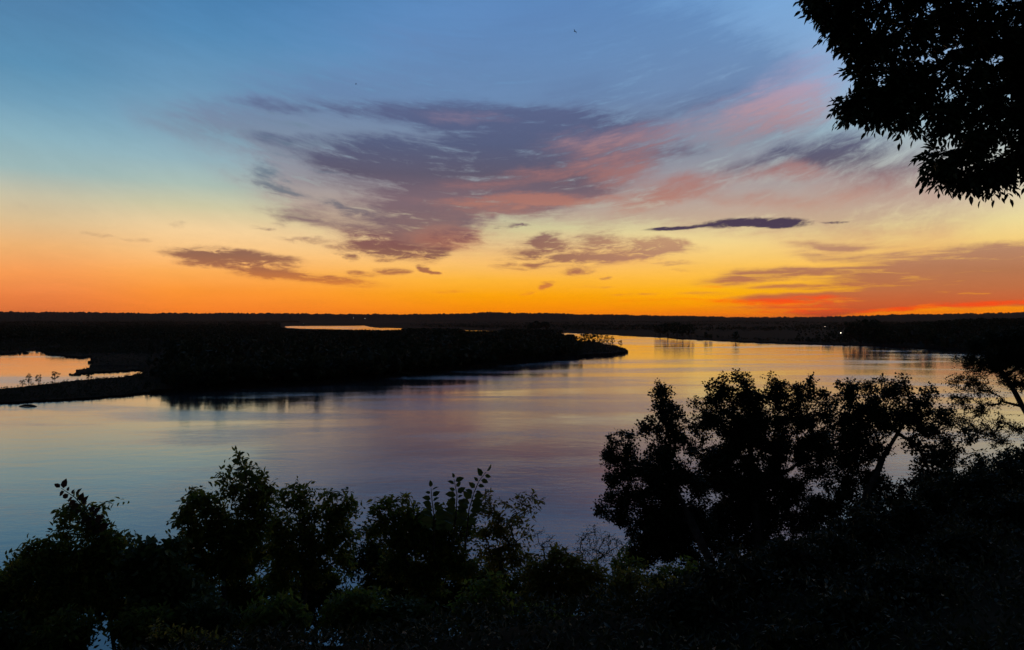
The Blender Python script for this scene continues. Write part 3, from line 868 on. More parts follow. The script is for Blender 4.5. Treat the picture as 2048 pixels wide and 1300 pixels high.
# birds high over the river
def bird(px, py, r, span, label, yaw):
    p = pt(px, py, r)
    t = thing('bird', p, label, 'bird', 'birds in the sky')
    mt = rough_mat('bird_feathers', (0.03, 0.04, 0.06), (0.05, 0.06, 0.08), 30)
    L = span * 0.5
    v, f = tube([(0, -L * .55, 0), (0, -L * .4, 0.02), (0, -L * .1, 0), (0, L * .3, 0), (0, L * .42, .02), (0, L * .55, .01), (0, L * .68, 0)],
                [.01 * L, .06 * L, .13 * L, .12 * L, .07 * L, .085 * L, .005 * L], 8)
    add('body', make_mesh('body', v, f, mt, True), t)
    for s in (-1, 1):
        a = np.array([(0.05, .28, 0), (0.05, -.12, 0), (.5, .34, .22), (.5, -.02, .22), (1.0, .02, .12), (1.0, -.06, .12)]) * L * np.array([s, 1, 1])
        up = a + np.array([0, 0, .03 * L])
        vv = np.concatenate([a, up])
        ff = [(0, 2, 3, 1), (2, 4, 5, 3), (6, 7, 9, 8), (8, 9, 11, 10), (0, 6, 8, 2), (2, 8, 10, 4), (1, 3, 9, 7), (3, 5, 11, 9)]
        add('wing', make_mesh('wing', vv, np.array(ff), mt), t)
    v = np.array([(-.05, -.4, 0), (.05, -.4, 0), (.16, -.8, .01), (-.16, -.8, .01), (-.05, -.4, .03), (.05, -.4, .03), (.16, -.8, .03), (-.16, -.8, .03)]) * L
    add('tail', make_mesh('tail', v, np.array([(0, 1, 2, 3), (4, 7, 6, 5), (0, 4, 5, 1), (1, 5, 6, 2), (2, 6, 7, 3), (3, 7, 4, 0)]), mt), t)
    t.rotation_euler = (0.5, 0.5, yaw)


bird(1150, 63, 110, 0.85, 'dark bird high in the sky above the middle of the river', 0.9)
bird(712, 168, 260, 0.9, 'faint distant bird left of centre in the blue sky', 2.3)

# ------------------------------------------------------------------ near trees and shrubs: branching wood and real leaves
def grow(root_path, root_r, targets, rng, step=0.16, bend=0.35, keep_r=True):
    """attach every twig target to the nearest wood, nearest first; returns nodes, parents, radii, tips"""
    pos = [np.array(p, float) for p in root_path]
    par = [-1] + list(range(len(pos) - 1))
    P = np.zeros((len(pos) + len(targets) * 14 + 64, 3)); P[:len(pos)] = pos
    parent = np.full(len(P), -1); parent[:len(pos)] = par
    depth = np.zeros(len(P)); n = len(pos)
    for i in range(1, n):
        depth[i] = depth[i - 1] + np.linalg.norm(P[i] - P[i - 1])
    nroot = n
    d0 = np.min(np.linalg.norm(targets[:, None] - P[None, :n], axis=2), axis=1)
    tips = []
    for ti in np.argsort(d0):
        t = targets[ti]
        dv = P[:n] - t
        dist = np.sqrt((dv * dv).sum(1))
        cost = dist + 0.12 * depth[:n] + 0.35 * np.maximum(dv[:, 2], -0.2) * (dv[:, 2] > 0)
        j = int(np.argmin(cost))
        q = P[j]
        L = dist[j]
        if L < 1e-3:
            continue
        k = max(1, min(12, int(L / step)))
        pj = parent[j]
        dirp = (q - P[pj]) if pj >= 0 else np.array([0, 0, 1.0])
        dirp = dirp / (np.linalg.norm(dirp) + 1e-9)
        mid = q + dirp * L * bend * 0.5 + (t - q) * 0.4 + rng.normal(size=3) * L * 0.05
        last = j
        if n + k + 2 > len(P):
            P = np.concatenate([P, np.zeros((4096, 3))]); parent = np.concatenate([parent, np.full(4096, -1)]); depth = np.concatenate([depth, np.zeros(4096)])
        for s in range(1, k + 1):
            u = s / k
            p = (1 - u) ** 2 * q + 2 * u * (1 - u) * mid + u * u * t
            P[n] = p; parent[n] = last; depth[n] = depth[last] + np.linalg.norm(p - P[last])
            last = n; n += 1
        tips.append(last)
    P = P[:n]; parent = parent[:n]
    cnt = np.zeros(n)
    cnt[tips] = 1
    for i in range(n - 1, 0, -1):
        cnt[parent[i]] += cnt[i]
    rad = 0.0022 * np.maximum(cnt, 1) ** 0.47
    rad = rad * min(1.0, root_r / rad[0]) if rad[0] > root_r else rad
    rad[:nroot] = np.maximum(rad[:nroot], np.linspace(root_r, root_r * 0.35, nroot))
    return P, parent, rad, np.array(tips)


def wood_mesh(P, parent, rad, sides=4, tip_r=0.0012):
    i = np.where(parent >= 0)[0]
    a = P[parent[i]]; b = P[i]
    ra = np.minimum(rad[parent[i]], rad[i] * 1.5); rb = rad[i]
    t = b - a; t /= (np.linalg.norm(t, axis=1)[:, None] + 1e-9)
    up = np.where(np.abs(t[:, 2:3]) > 0.9, np.array([[1.0, 0, 0]]), np.array([[0, 0, 1.0]]))
    u = np.cross(t, up); u /= np.linalg.norm(u, axis=1)[:, None]
    w = np.cross(t, u)
    th = np.linspace(0, 2 * np.pi, sides, endpoint=False)
    ring = np.cos(th)[None, :, None] * u[:, None] + np.sin(th)[None, :, None] * w[:, None]
    v = np.concatenate([a[:, None] + ring * ra[:, None, None], (b + t * rb[:, None] * 0.4)[:, None] + ring * rb[:, None, None]], 1)
    k = np.arange(sides); k2 = (k + 1) % sides
    f = np.stack([k, k2, sides + k2, sides + k], -1)
    f = f[None] + (np.arange(len(i)) * 2 * sides)[:, None, None]
    return v.reshape(-1, 3), f.reshape(-1, 4)


# leaf outlines: (along, across, fold) with the stalk at the origin
LEAF_POINTED = np.array([(0, 0, 0), (.30, .21, .05), (.62, .17, .04), (1.0, 0, -.10), (.62, -.17, .04), (.30, -.21, .05)])
LEAF_ROUND = np.array([(0.12, 0, 0), (.32, .36, .04), (.66, .28, .03), (1.0, 0, -.05), (.66, -.28, .03), (.32, -.36, .04)])
LEAF_BROAD = np.array([(0, 0, 0), (.28, .31, .08), (.66, .26, .05), (1.0, 0, -.14), (.66, -.26, .05), (.28, -.31, .08)])
LEAF_NARROW = np.array([(0, 0, 0), (.30, .10, .02), (.65, .09, .02), (1.0, 0, -.06), (.65, -.09, .02), (.30, -.10, .02)])
LEAF_F = np.array([(0, 1, 2, 3), (0, 3, 4, 5)])


def leaves_at(base, axis, normal, size, shape):
    """base (n,3), axis unit (n,3), normal approx (n,3)"""
    y = np.cross(normal, axis); y /= (np.linalg.norm(y, axis=1)[:, None] + 1e-9)
    z = np.cross(axis, y)
    s = size[:, None, None]
    v = base[:, None] + s * (shape[None, :, 0:1] * axis[:, None] + shape[None, :, 1:2] * y[:, None] + shape[None, :, 2:3] * z[:, None])
    f = LEAF_F[None] + (np.arange(len(base)) * 6)[:, None, None]
    return v.reshape(-1, 3), f.reshape(-1, 4)


def simple_leaves(P, parent, tips, rng, n, span, size, shape, droop=0.5, spread=0.9, stalk=0.25):
    """alternate leaves along the last stretch of every twig"""
    pp = parent[tips]
    tdir = P[tips] - P[pp]; tdir /= (np.linalg.norm(tdir, axis=1)[:, None] + 1e-9)
    m = len(tips)
    u = (np.arange(n)[None] + rng.random((m, n)) * 0.6) / n
    base = P[tips][:, None] - tdir[:, None] * (u * span)[:, :, None]
    side = np.cross(tdir, rng.normal(size=(m, 3))); side /= (np.linalg.norm(side, axis=1)[:, None] + 1e-9)
    sgn = np.where(np.arange(n) % 2 == 0, 1.0, -1.0)[None, :, None]
    ax = tdir[:, None] * (0.55 + 0.3 * rng.random((m, n, 1))) + side[:, None] * sgn * spread + rng.normal(size=(m, n, 3)) * 0.28
    ax[..., 2] -= droop * (0.6 + 0.8 * rng.random((m, n)))
    ax /= np.linalg.norm(ax, axis=2)[:, :, None]
    base = base + ax * (size * stalk)
    nor = rng.normal(size=(m, n, 3)) * 0.55 + np.array([0, 0, 1.0])
    sz = size * (0.6 + 0.55 * rng.random((m, n)))
    return leaves_at(base.reshape(-1, 3), ax.reshape(-1, 3), nor.reshape(-1, 3), sz.ravel(), shape)


def compound_leaves(P, parent, tips, rng, n, span, rachis, leaflet, pairs=3, droop=0.45, shape=LEAF_POINTED):
    vs = []; fs = []; off = 0
    pp = parent[tips]
    tdir = P[tips] - P[pp]; tdir /= (np.linalg.norm(tdir, axis=1)[:, None] + 1e-9)
    m = len(tips)
    u = np.arange(n)[None] / n + rng.random((m, n)) * 0.2
    base = P[tips][:, None] - tdir[:, None] * (u * span)[:, :, None]
    ax = tdir[:, None] * 0.7 + rng.normal(size=(m, n, 3)) * 0.6
    ax[..., 2] -= droop
    ax /= np.linalg.norm(ax, axis=2)[:, :, None]
    base = base.reshape(-1, 3); ax = ax.reshape(-1, 3)
    q = len(base)
    nor = rng.normal(size=(q, 3)) * 0.45 + np.array([0, 0, 1.0])
    side = np.cross(nor, ax); side /= np.linalg.norm(side, axis=1)[:, None]
    L = rachis * (0.75 + 0.45 * rng.random(q))
    sag = np.array([0, 0, -1.0])
    for k in range(pairs + 1):
        t = 0.38 + 0.62 * k / pairs
        pos = base + ax * (L * t)[:, None] + sag * (L * 0.22 * t * t)[:, None]
        d = ax + sag * 0.35 * t
        if k == pairs:
            opts = [d]
        else:
            opts = [d * 0.75 + side * 0.75, d * 0.75 - side * 0.75]
        for o in opts:
            o = o + rng.normal(size=o.shape) * 0.14
            o /= np.linalg.norm(o, axis=1)[:, None]
            v, f = leaves_at(pos, o, nor + rng.normal(size=nor.shape) * 0.3, leaflet * (0.8 + 0.4 * rng.random(q)), shape)
            vs.append(v); fs.append(f + off); off += len(v)
    # the leaf stalks, thin three-sided strips
    e = base + ax * L[:, None] + sag * (L * 0.22)[:, None]
    w = side * 0.0016
    v = np.stack([base - w, base + w, e + w * 0.5, e - w * 0.5], 1).reshape(-1, 3)
    f = np.arange(4 * q).reshape(-1, 4)
    vs.append(v); fs.append(f + off)
    return np.concatenate(vs), np.concatenate(fs)


DENSE = 1.0
STRAY = 0.06
CLUMP_MIN = 20


def blob_targets(blobs, r, per_px2, rng, depth=1.0, edge=0.55):
    """blobs given as (px, py, radius_px[, r, squash]); twig ends fill their volume, thicker to the skin"""
    out = []
    sub = []
    for b in blobs:
        # every mass of foliage is a cluster of smaller sprays with gaps between them
        px, py, rp = b[:3]
        rr = b[3] if len(b) > 3 else r
        if rp < CLUMP_MIN:
            sub.append((px, py, rp, rr, 1.0, 1.0))
            continue
        m = int(4 + rp / 7)
        for _ in range(m):
            a = rng.random() * 2 * math.pi; k = math.sqrt(rng.random()) * 0.80
            q = rp * rng.uniform(0.22, 0.48)
            sub.append((px + math.cos(a) * k * rp, py + math.sin(a) * k * rp, q, rr * (1 + rng.uniform(-0.6, 0.6) * rp / F), rng.uniform(0.6, 1.1), rp * rp / (q * q) / m))
    for b in sub:
        px, py, rp, rr, sq, share = b
        c = pt(px, py, rr)
        rad = rp / F * rr
        n = max(3, int(DENSE * per_px2 * rp * rp * math.pi * share))
        d = rng.normal(size=(n, 3)); d /= np.linalg.norm(d, axis=1)[:, None]
        k = (edge + (1 - edge) * rng.random(n)) * np.where(rng.random(n) < 0.3, rng.random(n), 1.0)
        k = k * np.where(rng.random(n) < STRAY, 1.1 + 0.7 * rng.random(n), 0.92)   # stray twigs break the outline
        out.append(c + d * (k * rad)[:, None] * np.array([1, depth, sq]))
    return np.concatenate(out)


def near_plant(name, label, category, blobs, r, base, leaf, mat, per=0.0032, seed=1, root_r=0.03, trunk=None, group=None, depth=1.0,
               wood=M_BARK, bend=0.35, step=0.16, wood_name='trunk', leaf_name='crown', extra=None, edge=0.55):
    """base: (px, r) where the plant is rooted on the bluff, or a world point"""
    rng = np.random.default_rng(seed)
    if len(base) == 2:
        p = pt(base[0], 900, base[1])
        root = np.array([p[0], p[1], float(bluff_z(np.array([p[0]]), np.array([p[1]]))[0]) - 0.05])
    else:
        root = np.array(base, float)
    T = blob_targets(blobs, r, per, rng, depth, edge)
    if trunk is None:
        c = T.mean(0)
        top = c + (root - c) * 0.15
        trunk = [root, root + (top - root) * np.array([.15, .15, .35]), root + (top - root) * np.array([.45, .45, .68]), top]
    else:
        trunk = [root] + [np.array(q, float) for q in trunk]
    # resample the trunk
    tr = [trunk[0]]
    for a, b in zip(trunk[:-1], trunk[1:]):
        k = max(2, int(np.linalg.norm(b - a) / 0.3))
        for s in range(1, k + 1):
            tr.append(a + (b - a) * s / k + rng.normal(size=3) * 0.012)
    P, par, rad, tips = grow(tr, root_r, T, rng, step=step, bend=bend)
    t = thing(name, root, label, category, group)
    v, f = wood_mesh(P, par, rad)
    add(wood_name, make_mesh(wood_name, v - root, f, wood), t)
    if leaf is not None:
        v, f = leaf(P, par, tips, rng)
        add(leaf_name, make_mesh(leaf_name, v - root, f, mat), t)
    return t


def L_simple(n, span, size, shape, droop=0.5, **k):
    return lambda P, par, tips, rng: simple_leaves(P, par, tips, rng, n, span, size, shape, droop, **k)


def L_comp(n, span, rachis, leaflet, pairs=3, droop=0.45, shape=LEAF_POINTED):
    return lambda P, par, tips, rng: compound_leaves(P, par, tips, rng, n, span, rachis, leaflet, pairs, droop, shape)


# ---- the overhanging ash, its trunk to the right of the view
R0 = 7.0
ash_blobs = [(1632, 8, 14), (1640, -12, 20), (1665, 8, 22), (1688, 55, 22), (1715, 30, 45), (1740, 90, 40), (1795, 45, 65), (1735, 140, 26), (1785, 150, 55), (1705, 196, 22), (1755, 200, 34), (1820, 205, 45),
             (1795, 232, 14), (1860, 140, 70), (1910, 50, 80), (2005, 50, 80), (1955, 175, 75), (2030, 230, 66), (1900, 225, 34), (1955, 290, 50), (1885, 318, 22), (1880, 352, 14),
             (1925, 350, 20), (1990, 335, 28), (2055, 320, 40), (1860, -60, 90), (1740, -45, 50), (1980, -80, 100), (2130, 60, 110), (2140, 220, 110), (2150, 330, 50), (2060, 130, 75),
             (2200, -60, 150), (2350, 100, 150)]
aroot = np.array([7.6, 4.6, 0.0]); aroot[2] = float(bluff_z(aroot[:1], aroot[1:2])[0]) - 0.1
ash_trunk = [aroot + np.array([0, 0, 1.5]), np.array([7.4, 5.0, EYE + 1.6]), np.array([6.9, 5.7, EYE + 2.7]), pt(2180, 40, 6.6), pt(2020, 90, 7.0), pt(1900, 110, 7.1)]
near_plant('ash_tree', 'black overhanging ash branches filling the upper right corner', 'tree', ash_blobs, R0, tuple(aroot), L_comp(3, 0.14, 0.17, 0.078, 3, 0.40), M_ASH,
           per=0.0034, seed=5, root_r=0.17, trunk=ash_trunk, depth=1.0, step=0.14, edge=0.35)

# ---- cottonwoods on the slope, right of centre
DENSE = 5.4
STRAY = 0.30
cw = L_simple(15, 0.38, 0.070, LEAF_ROUND, 0.35, stalk=0.5)
t1 = [(1330, 930, 52), (1300, 1010, 55), (1350, 1060, 50), (1328, 795, 28), (1345, 825, 35), (1300, 850, 24), (1350, 880, 42), (1240, 878, 28), (1228, 915, 26), (1212, 905, 14), (1270, 925, 42), (1205, 1022, 20), (1225, 960, 26), (1250, 1000, 42), (1315, 960, 45),
      (1285, 1062, 38), (1345, 1020, 50), (1330, 1080, 45), (1270, 1100, 35), (1390, 1060, 50), (1360, 1120, 45), (1215, 1000, 16), (1380, 960, 40), (1318, 770, 12), (1240, 1050, 22), (1300, 1100, 34)]
near_plant('cottonwood', 'left cottonwood crown leaning out over the water', 'tree', t1, 17.0, (1430, 15.5), cw, M_COTTON, per=0.0060, seed=21, root_r=0.11, step=0.3,
           trunk=[pt(1420, 1120, 15.5), pt(1380, 1040, 16.4), pt(1340, 950, 17)], group='cottonwoods on the slope')
t2 = [(1480, 880, 62), (1585, 880, 58), (1430, 930, 55), (1545, 960, 70), (1470, 1050, 66), (1490, 820, 44), (1650, 800, 26), (1655, 850, 36), (1645, 895, 36), (1432, 770, 26), (1440, 795, 34), (1476, 752, 18), (1490, 778, 26), (1412, 822, 36), (1500, 815, 50), (1560, 768, 26), (1580, 800, 42), (1622, 762, 15), (1610, 790, 26), (1450, 870, 50), (1540, 870, 60),
      (1620, 850, 45), (1400, 900, 34), (1390, 850, 24), (1480, 950, 60), (1570, 960, 60), (1430, 985, 50), (1520, 1030, 50), (1540, 750, 8), (1400, 1040, 50), (1605, 1030, 50), (1640, 930, 45), (1450, 1080, 60), (1540, 1090, 60), (1500, 990, 60), (1410, 960, 50), (1620, 1080, 50)]
near_plant('cottonwood', 'tallest cottonwood crown in the middle of the slope trees', 'tree', t2, 19.0, (1530, 18), cw, M_COTTON, per=0.0056, seed=22, root_r=0.14, step=0.3,
           trunk=[pt(1520, 1120, 18), pt(1510, 1000, 18.6), pt(1500, 880, 19)], group='cottonwoods on the slope')
t3 = [(1700, 900, 50), (1755, 830, 44), (1690, 775, 24), (1705, 810, 42), (1740, 775, 18), (1775, 768, 20), (1800, 792, 34), (1862, 782, 18), (1850, 810, 26), (1740, 845, 50), (1815, 845, 40), (1872, 850, 36), (1680, 870, 44), (1905, 835, 22), (1940, 870, 20),
      (1700, 940, 44), (1660, 1000, 44), (1865, 905, 34), (1755, 890, 24), (1745, 960, 30), (1850, 950, 30), (1780, 990, 34), (1800, 755, 8), (1690, 1010, 46), (1825, 890, 16), (1740, 1020, 46), (1640, 1060, 50), (1830, 990, 40), (1900, 900, 34), (1880, 950, 40)]
near_plant('cottonwood', 'right cottonwood with pale water showing between its limbs', 'tree', t3, 18.0, (1715, 16.5), cw, M_COTTON, per=0.0052, seed=23, root_r=0.12, step=0.3,
           trunk=[pt(1715, 1080, 16.5), pt(1735, 980, 17.2), pt(1765, 920, 17.8), pt(1810, 840, 18)], group='cottonwoods on the slope')

# ---- layered tree at the right edge with bare limbs showing
t4 = [(1925, 725, 24), (1960, 705, 34), (2010, 690, 42), (2060, 690, 50), (1990, 735, 40), (2040, 740, 44), (1905, 760, 14), (1935, 765, 22), (1960, 778, 18), (1905, 795, 12), (1925, 805, 18), (1960, 815, 22),
      (1900, 838, 14), (1930, 845, 18), (1965, 858, 20), (2000, 845, 16), (2030, 860, 16), (1990, 880, 22), (2110, 740, 60), (2130, 830, 60), (2090, 660, 40), (2150, 660, 50), (1975, 670, 20), (2000, 805, 8), (1940, 690, 16)]
near_plant('honey_locust', 'layered tree with bare forked limbs at the right edge above the dark slope', 'tree', t4, 24.0, (2150, 22), L_simple(11, 0.42, 0.085, LEAF_POINTED, 0.2), M_COTTON, per=0.0085, seed=31,
           root_r=0.2, step=0.35, bend=0.5, depth=1.3, trunk=[pt(2120, 940, 22.3), pt(2080, 868, 23), pt(2044, 812, 23.6), pt(2020, 770, 24), pt(1998, 735, 24)])

# ---- leafy shrubs and saplings along the lower left
DENSE = 3.0
STRAY = 0.18
sh = L_simple(13, 0.26, 0.070, LEAF_POINTED, 0.75, stalk=0.35)
shs = L_simple(12, 0.24, 0.060, LEAF_POINTED, 0.7, stalk=0.35)
G = 'leafy shrubs along the edge of the bluff'
near_plant('shrub', 'rounded leafy shrub at the far left edge of the bluff', 'shrub', [(60, 1120, 38), (20, 1165, 40), (95, 1090, 30), (120, 1150, 50), (35, 1215, 45), (150, 1095, 28), (110, 1220, 50), (-30, 1200, 50), (65, 1085, 14), (200, 1200, 40)],
           6.8, (90, 6.6), shs, M_SHRUB, per=0.0062, seed=41, root_r=0.02, group=G, step=.12)
near_plant('shrub', 'shrub with a dark leaning shoot rising left of the first gap', 'shrub', [(150, 1010, 14), (178, 1035, 18), (195, 1060, 24), (225, 1090, 34), (190, 1110, 36), (250, 1135, 40), (205, 1005, 8), (120, 1020, 14), (130, 1055, 16), (270, 1190, 45), (165, 1160, 40)],
           7.0, (230, 6.8), sh, M_SHRUB, per=0.0060, seed=42, root_r=0.02, group=G, step=.12)
near_plant('shrub', 'low dark shrub filling the dip between the left shoots', 'shrub', [(290, 1085, 22), (320, 1110, 34), (270, 1120, 30), (330, 1160, 45), (350, 1080, 20), (390, 1180, 45), (300, 1210, 45)],
           6.6, (320, 6.4), L_simple(11, 0.24, 0.072, LEAF_BROAD, 0.8), M_BROAD, per=0.0052, seed=43, root_r=0.018, group=G, step=.12)
near_plant('sapling', 'tallest sapling whose tip rises highest on the left', 'sapling', [(476, 905, 5), (478, 920, 8), (494, 938, 16), (448, 950, 12), (470, 972, 18), (520, 955, 16), (500, 990, 28), (540, 975, 18), (530, 1005, 24), (390, 985, 16), (375, 1010, 20),
           (410, 1000, 22), (430, 1030, 30), (450, 1060, 36), (400, 1060, 34), (500, 1050, 40), (370, 1045, 22), (470, 1110, 44), (410, 1120, 40), (360, 1100, 26)],
           7.8, (450, 7.4), sh, M_SHRUB, per=0.0064, seed=44, root_r=0.026, group='saplings along the edge of the bluff', step=.12)
near_plant('sapling', 'broad sapling with drooping leaves right of the tallest one', 'sapling', [(592, 965, 12), (570, 985, 14), (615, 975, 10), (605, 1000, 22), (640, 1010, 24), (665, 985, 12), (690, 990, 16), (700, 1005, 14), (680, 1030, 28), (600, 1050, 36), (550, 1050, 30),
           (650, 1070, 36), (560, 1100, 36), (700, 1070, 20), (620, 1130, 40), (545, 1160, 36), (690, 1120, 22)],
           8.2, (600, 7.6), sh, M_SHRUB, per=0.0058, seed=45, root_r=0.026, group='saplings along the edge of the bluff', step=.12)
near_plant('sapling', 'leafy sapling in the middle with arching clusters of leaves', 'sapling', [(755, 1008, 14), (775, 1000, 14), (805, 995, 12), (760, 1040, 14), (790, 1035, 26), (830, 1030, 26), (850, 1055, 34), (800, 1080, 36), (880, 1040, 26), (905, 1020, 22), (930, 1045, 26),
           (900, 1085, 38), (770, 1120, 26), (840, 1130, 44), (930, 1120, 30), (735, 1060, 12), (860, 1170, 40)],
           8.0, (850, 7.4), sh, M_SHRUB, per=0.0060, seed=46, root_r=0.026, group='saplings along the edge of the bluff', step=.12)
near_plant('sapling', 'thin open sapling with few leaves at the right end of the row', 'sapling', [(975, 985, 12), (985, 1010, 18), (960, 1010, 14), (1005, 1000, 8), (1040, 985, 7), (1065, 990, 8), (1050, 1010, 12), (1035, 1035, 16), (1000, 1050, 26), (970, 1060, 26), (1060, 1060, 10),
           (1030, 1085, 24), (985, 1110, 30), (1040, 1120, 26), (1080, 1000, 4)],
           8.4, (1000, 7.8), shs, M_OLIVE, per=0.0050, seed=47, root_r=0.022, group='saplings along the edge of the bluff', step=.12)
near_plant('shrub', 'bare stemmed wispy shrub in front of the cottonwood foot', 'shrub', [(1165, 1075, 14), (1190, 1062, 16), (1215, 1075, 18), (1180, 1095, 20), (1205, 1110, 22), (1235, 1085, 12), (1160, 1110, 14)],
           9.5, (1200, 9), L_simple(6, 0.22, 0.048, LEAF_NARROW, 0.3), M_BROAD, per=0.0075, seed=48, root_r=0.014, group=G, step=.12)
near_plant('shrub', 'tiny sprig of fine twigs standing over the yellowing shrub', 'shrub', [(1085, 1062, 7), (1100, 1075, 10), (1070, 1068, 6), (1112, 1090, 10), (1085, 1088, 10)],
           11, (1095, 10.5), L_simple(5, 0.16, 0.04, LEAF_NARROW, 0.1), M_BROAD, per=0.012, seed=49, root_r=0.01, group=G, step=.12)
near_plant('shrub', 'yellowing shrub low at the centre right of the bluff edge', 'shrub', [(1060, 1135, 26), (1100, 1115, 24), (1130, 1105, 14), (1140, 1130, 28), (1180, 1140, 26), (1100, 1160, 36), (1160, 1180, 40), (1050, 1190, 40), (1105, 1098, 10), (1215, 1150, 20)],
           7.6, (1110, 7.2), shs, M_OLIVE, per=0.0062, seed=50, root_r=0.02, group=G, step=.12)
near_plant('shrub', 'olive shrub below the left cottonwood', 'shrub', [(1240, 1160, 34), (1280, 1150, 26), (1300, 1190, 40), (1220, 1210, 44), (1350, 1180, 36), (1280, 1240, 50), (1340, 1235, 40)],
           7.4, (1280, 7.0), shs, M_OLIVE, per=0.0052, seed=51, root_r=0.02, group=G, step=.12)

# thicket shrubs a step lower on the slope, seen between the stems
STRAY = 0.22
und = [(960, 1140, 40, 'high behind the thin open sapling'), (300, 1150, 44, 'right behind the dip in the row'), (30, 1190, 60, 'at the far left between the rounded shrub and the bottom corner'), (140, 1180, 55, 'behind the leaning shoot'), (255, 1160, 55, 'behind the dip in the row'), (370, 1150, 55, 'left behind the tallest sapling'),
       (470, 1165, 52, 'right behind the tallest sapling'), (590, 1175, 44, 'behind the broad sapling, by the blue gap'), (690, 1150, 50, 'between the broad and the middle sapling'), (800, 1150, 55, 'left behind the middle sapling'),
       (900, 1150, 55, 'right behind the middle sapling'), (1000, 1165, 50, 'behind the thin open sapling'), (1110, 1185, 50, 'behind the yellowing shrub'), (1215, 1190, 52, 'between the yellowing and the olive shrub'), (1310, 1150, 50, 'under the left cottonwood trunk'),
       (525, 1110, 38, 'high between the tallest and the broad sapling'), (745, 1110, 34, 'high between the broad and the middle sapling'), (85, 1130, 40, 'high behind the rounded shrub at the far left'),
       (505, 1205, 40, 'low in the blue gap right of the tallest sapling'), (628, 1190, 40, 'low in the blue gap under the broad sapling'), (100, 1245, 44, 'low in the gap near the bottom left corner'), (885, 1205, 44, 'low in the gap under the middle sapling')]
for k, (px, py, rp, lb) in enumerate(und):
    rng = np.random.default_rng(700 + k)
    bl = [(px + rng.normal() * 36, py + rng.normal() * 24, rp * (0.4 + 0.4 * rng.random())) for _ in range(7)]
    near_plant('thicket_shrub', 'dark thicket shrub ' + lb, 'shrub', bl, 9.0, (px, 8.8), sh, M_BROAD if k % 3 == 1 else M_SHRUB, per=0.0038, seed=720 + k, root_r=0.018, group='thicket shrubs behind the saplings', step=.15)

# a row of lower shrubs in front, closing the view of the slope
low = [(-10, 1270, 60, 'lowest leafy shrub in the bottom left corner'), (140, 1275, 60, 'dark shrub at the bottom below the leaning shoot'), (290, 1265, 62, 'dark shrub at the bottom left of the yellow sprigs'),
       (430, 1235, 60, 'dark shrub at the bottom below the tallest sapling'), (560, 1240, 55, 'dark shrub at the bottom beside the blue gap'), (700, 1215, 60, 'dark shrub at the bottom below the broad sapling'),
       (830, 1230, 62, 'dark shrub at the bottom centre'), (960, 1215, 60, 'dark shrub at the bottom below the thin sapling'), (1090, 1250, 60, 'dark shrub at the bottom below the yellowing shrub')]
for k, (px, py, rp, lab) in enumerate(low):
    rng = np.random.default_rng(300 + k)
    bl = [(px + rng.normal() * 30, py + rng.normal() * 14, rp * (0.55 + 0.4 * rng.random())) for _ in range(5)]
    near_plant('shrub', lab, 'shrub', bl, 6.2, (px, 6.1), shs if k % 2 else sh, M_SHRUB if k % 3 else M_BROAD, per=0.0040, seed=60 + k, root_r=0.016, group='dark shrubs at the bottom of the view', step=.12)
near_plant('shrub', 'small yellow green sprigs catching light at the bottom edge', 'shrub', [(310, 1252, 10), (345, 1258, 8), (380, 1272, 14), (420, 1278, 16), (450, 1285, 12), (510, 1285, 12), (400, 1300, 24)],
           5.0, (400, 4.8), L_simple(7, 0.12, 0.045, LEAF_POINTED, 0.5), M_OLIVE, per=0.010, seed=80, root_r=0.008, group=G, step=.08)


# ---- long shoots with large leaves set alternately, standing above the row
def shoot(pts, n, size, label, mat, seed, name='leafy_shoot'):
    rng = np.random.default_rng(seed)
    pts = [np.array(q) for q in pts]
    root = pts[0]
    t = thing(name, root, label, 'shoot', 'long shoots above the shrubs')
    path = []
    for a, b in zip(pts[:-1], pts[1:]):
        for s in range(6):
            path.append(a + (b - a) * s / 6)
    path.append(pts[-1]); path = np.array(path)
    v, f = tube(path - root, np.linspace(0.008, 0.0025, len(path)), 5)
    add('stem', make_mesh('stem', v, f, M_BARK), t)
    seg = np.linalg.norm(np.diff(path, axis=0), axis=1); cum = np.concatenate([[0], np.cumsum(seg)])
    s0 = np.linspace(cum[-1] * 0.30, cum[-1], n)
    base = np.stack([np.interp(s0, cum, path[:, k]) for k in range(3)], -1)
    tang = np.gradient(base, axis=0); tang /= np.linalg.norm(tang, axis=1)[:, None]
    sgn = np.where(np.arange(n) % 2 == 0, 1, -1)[:, None]
    side = np.cross(tang, np.array([[0, 1.0, 0]])); side /= np.linalg.norm(side, axis=1)[:, None]
    ax = tang * 0.35 + side * sgn + rng.normal(size=(n, 3)) * 0.15
    ax[:, 2] += 0.05; ax[-1] = tang[-1]
    ax /= np.linalg.norm(ax, axis=1)[:, None]
    nor = np.array([[0.1, -0.75, 0.6]]) + rng.normal(size=(n, 3)) * 0.3
    v, f = leaves_at(base - root + ax * 0.01, ax, nor, size * (0.55 + 0.65 * rng.random(n)) * np.linspace(1.2, .8, n), LEAF_BROAD)
    add('leaves', make_mesh('leaves', v, f, mat), t)


